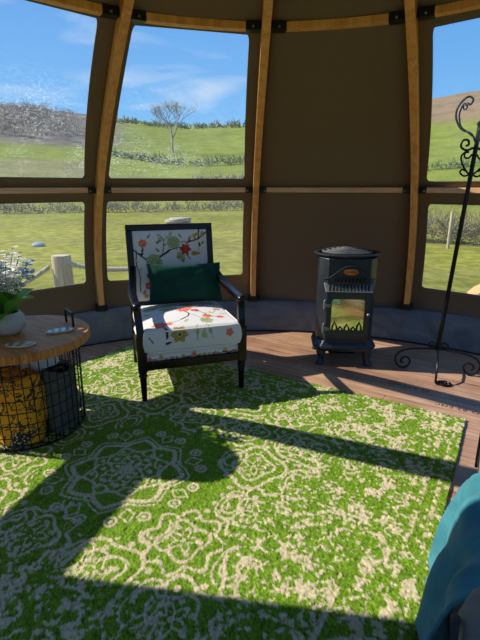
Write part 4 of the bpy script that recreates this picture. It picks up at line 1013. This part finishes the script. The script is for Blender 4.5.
# ---------------------------------------------------------------- sofa and throw
M_sofa = plain('charcoal grey velour', srgb(114, 116, 112), .85, 0, .12, 45, .25, .004); M_sofa.node_tree.nodes['Principled BSDF'].inputs['Sheen Weight'].default_value = .1
M_pipe = plain('dark piping', srgb(34, 35, 35), .8, 0, .1, 60, 0)
M_throw = MT('teal plush'); _n = M_throw.n('TexNoise', Vector=M_throw.coord(), Scale=9., Detail=5., Distortion=1.); M_throw.base(M_throw.ramp(_n.outputs[0], [(.3, srgb(34, 108, 122)), (.7, srgb(66, 142, 154))])); M_throw.set(Roughness=.85); M_throw.p.inputs['Sheen Weight'].default_value = .12; M_throw.bump(_n.outputs[0], .35, .015); M_throw = M_throw.m
SO = Vector((1.098, 1.805, 0)); SA = math.atan2(-.864, -.504)   # local x runs along the front towards the camera, local y to the sofa's back
sofa = thing('sofa', 'charcoal grey sofa at the right edge with a teal throw over it', 'sofa', SO, SA)
def sbox(name, x0, x1, y0, y1, z0, z1, bev, mat=None):
    return MB().box(((x0+x1)/2, (y0+y1)/2, (z0+z1)/2), (x1-x0, y1-y0, z1-z0), bev=bev).build(name, mat or M_sofa, sofa)
sbox('base', .02, 1.60, .03, .80, .05, .26, .03)
sbox('seat_cushion', .26, .75, .0, .62, .25, .42, .06); sbox('seat_cushion', .76, 1.275, .0, .62, .25, .42, .06)
sbox('backrest', .02, 1.60, .60, .84, .2, .82, .08)
for x0, x1 in ((.0, .25), (1.28, 1.60)):
    a = sbox('armrest', x0, x1, -.012 if x0 > 1 else .0, .80, .05, .56, .07)
    m = MB(); y = -.014 if x0 > 1 else -.002; w = (x1-x0)/2-.095; cx = (x0+x1)/2
    m.tube([(cx-w, y, .09), (cx-w, y, .48)]+[(cx-w*math.cos(t), y-.001, .48+.055*math.sin(t)) for t in [PI*k/12 for k in range(13)]]+[(cx+w, y, .48), (cx+w, y, .09)], .007, 6)
    m.build('piping', M_pipe, a)
for x, y in ((.06, .08), (1.56, .08), (.06, .76), (1.56, .76)): MB().lathe([(.016, .0), (.024, .06)], (x, y, 0), 12).build('foot', M_ebony, sofa)
# the throw: over the seat, the front edge and down towards the floor
def throw():
    nx, nv = 70, 90; V = []
    for i in range(nx+1):
        for j in range(nv+1):
            t = i/nx; v = j/nv
            x0 = .74-.17*min(1, max(0, (v*.95-.5)/.45)); x = x0+(1.245-x0)*t+.07*max(0, v-.45)*t
            s = v*.95                      # path length: seat .5, bend, drop
            if s < .46: y, z = .50-s*1., .432
            elif s < .56:
                a = (s-.46)/.10*PI/2; y, z = .04-.055*math.sin(a), .372+.06*math.cos(a)
            else: y, z = -.018-.05*(s-.56), .372-(s-.56)*.86
            k = min(1, max(0, (s-.40)/.25)); f = .020*math.sin(x*21+1.5*math.sin(s*5))+.010*math.sin(x*47+s*6)
            y -= k*(.018+f); z += (1-k)*(.012+.5*f+.006*math.sin(x*30+y*18))
            y -= (.018*(1-t)+.02*t*t)*max(0, s-.56)/.39+.03*max(0, s-.56)/.39*math.sin(x*9)
            V.append((x, y, max(z, .018)))
    F = [(i*(nv+1)+j, (i+1)*(nv+1)+j, (i+1)*(nv+1)+j+1, i*(nv+1)+j+1) for i in range(nx) for j in range(nv)]
    m = MB().add(V, F); m.xf(Matrix.Translation(SO) @ Matrix.Rotation(SA, 4, 'Z'))
    o = m.build('throw', M_throw, None, weld=False, angle=180); s = o.modifiers.new('t', 'SOLIDIFY'); s.thickness = .009; s.offset = 1
    return tag(o, 'teal plush throw draped over the charcoal sofa seat', 'throw')
throw()


# pale blue stone lying in the paddock
m = MB(); x, y = -5.75, 12.85; m.ball((0, 0, 0), .15, 14, (1.25, .8, .55)); m.v = [(a*(1+.15*math.sin(9*b+5*c)), b, c*(1+.2*math.sin(7*a*9))) for a, b, c in m.v]
tag(m.build('stone', M_bluestone), 'small pale blue stone lying in the paddock grass beyond the left lower window', 'stone').location = (x, y, gz(x, y)+.03)
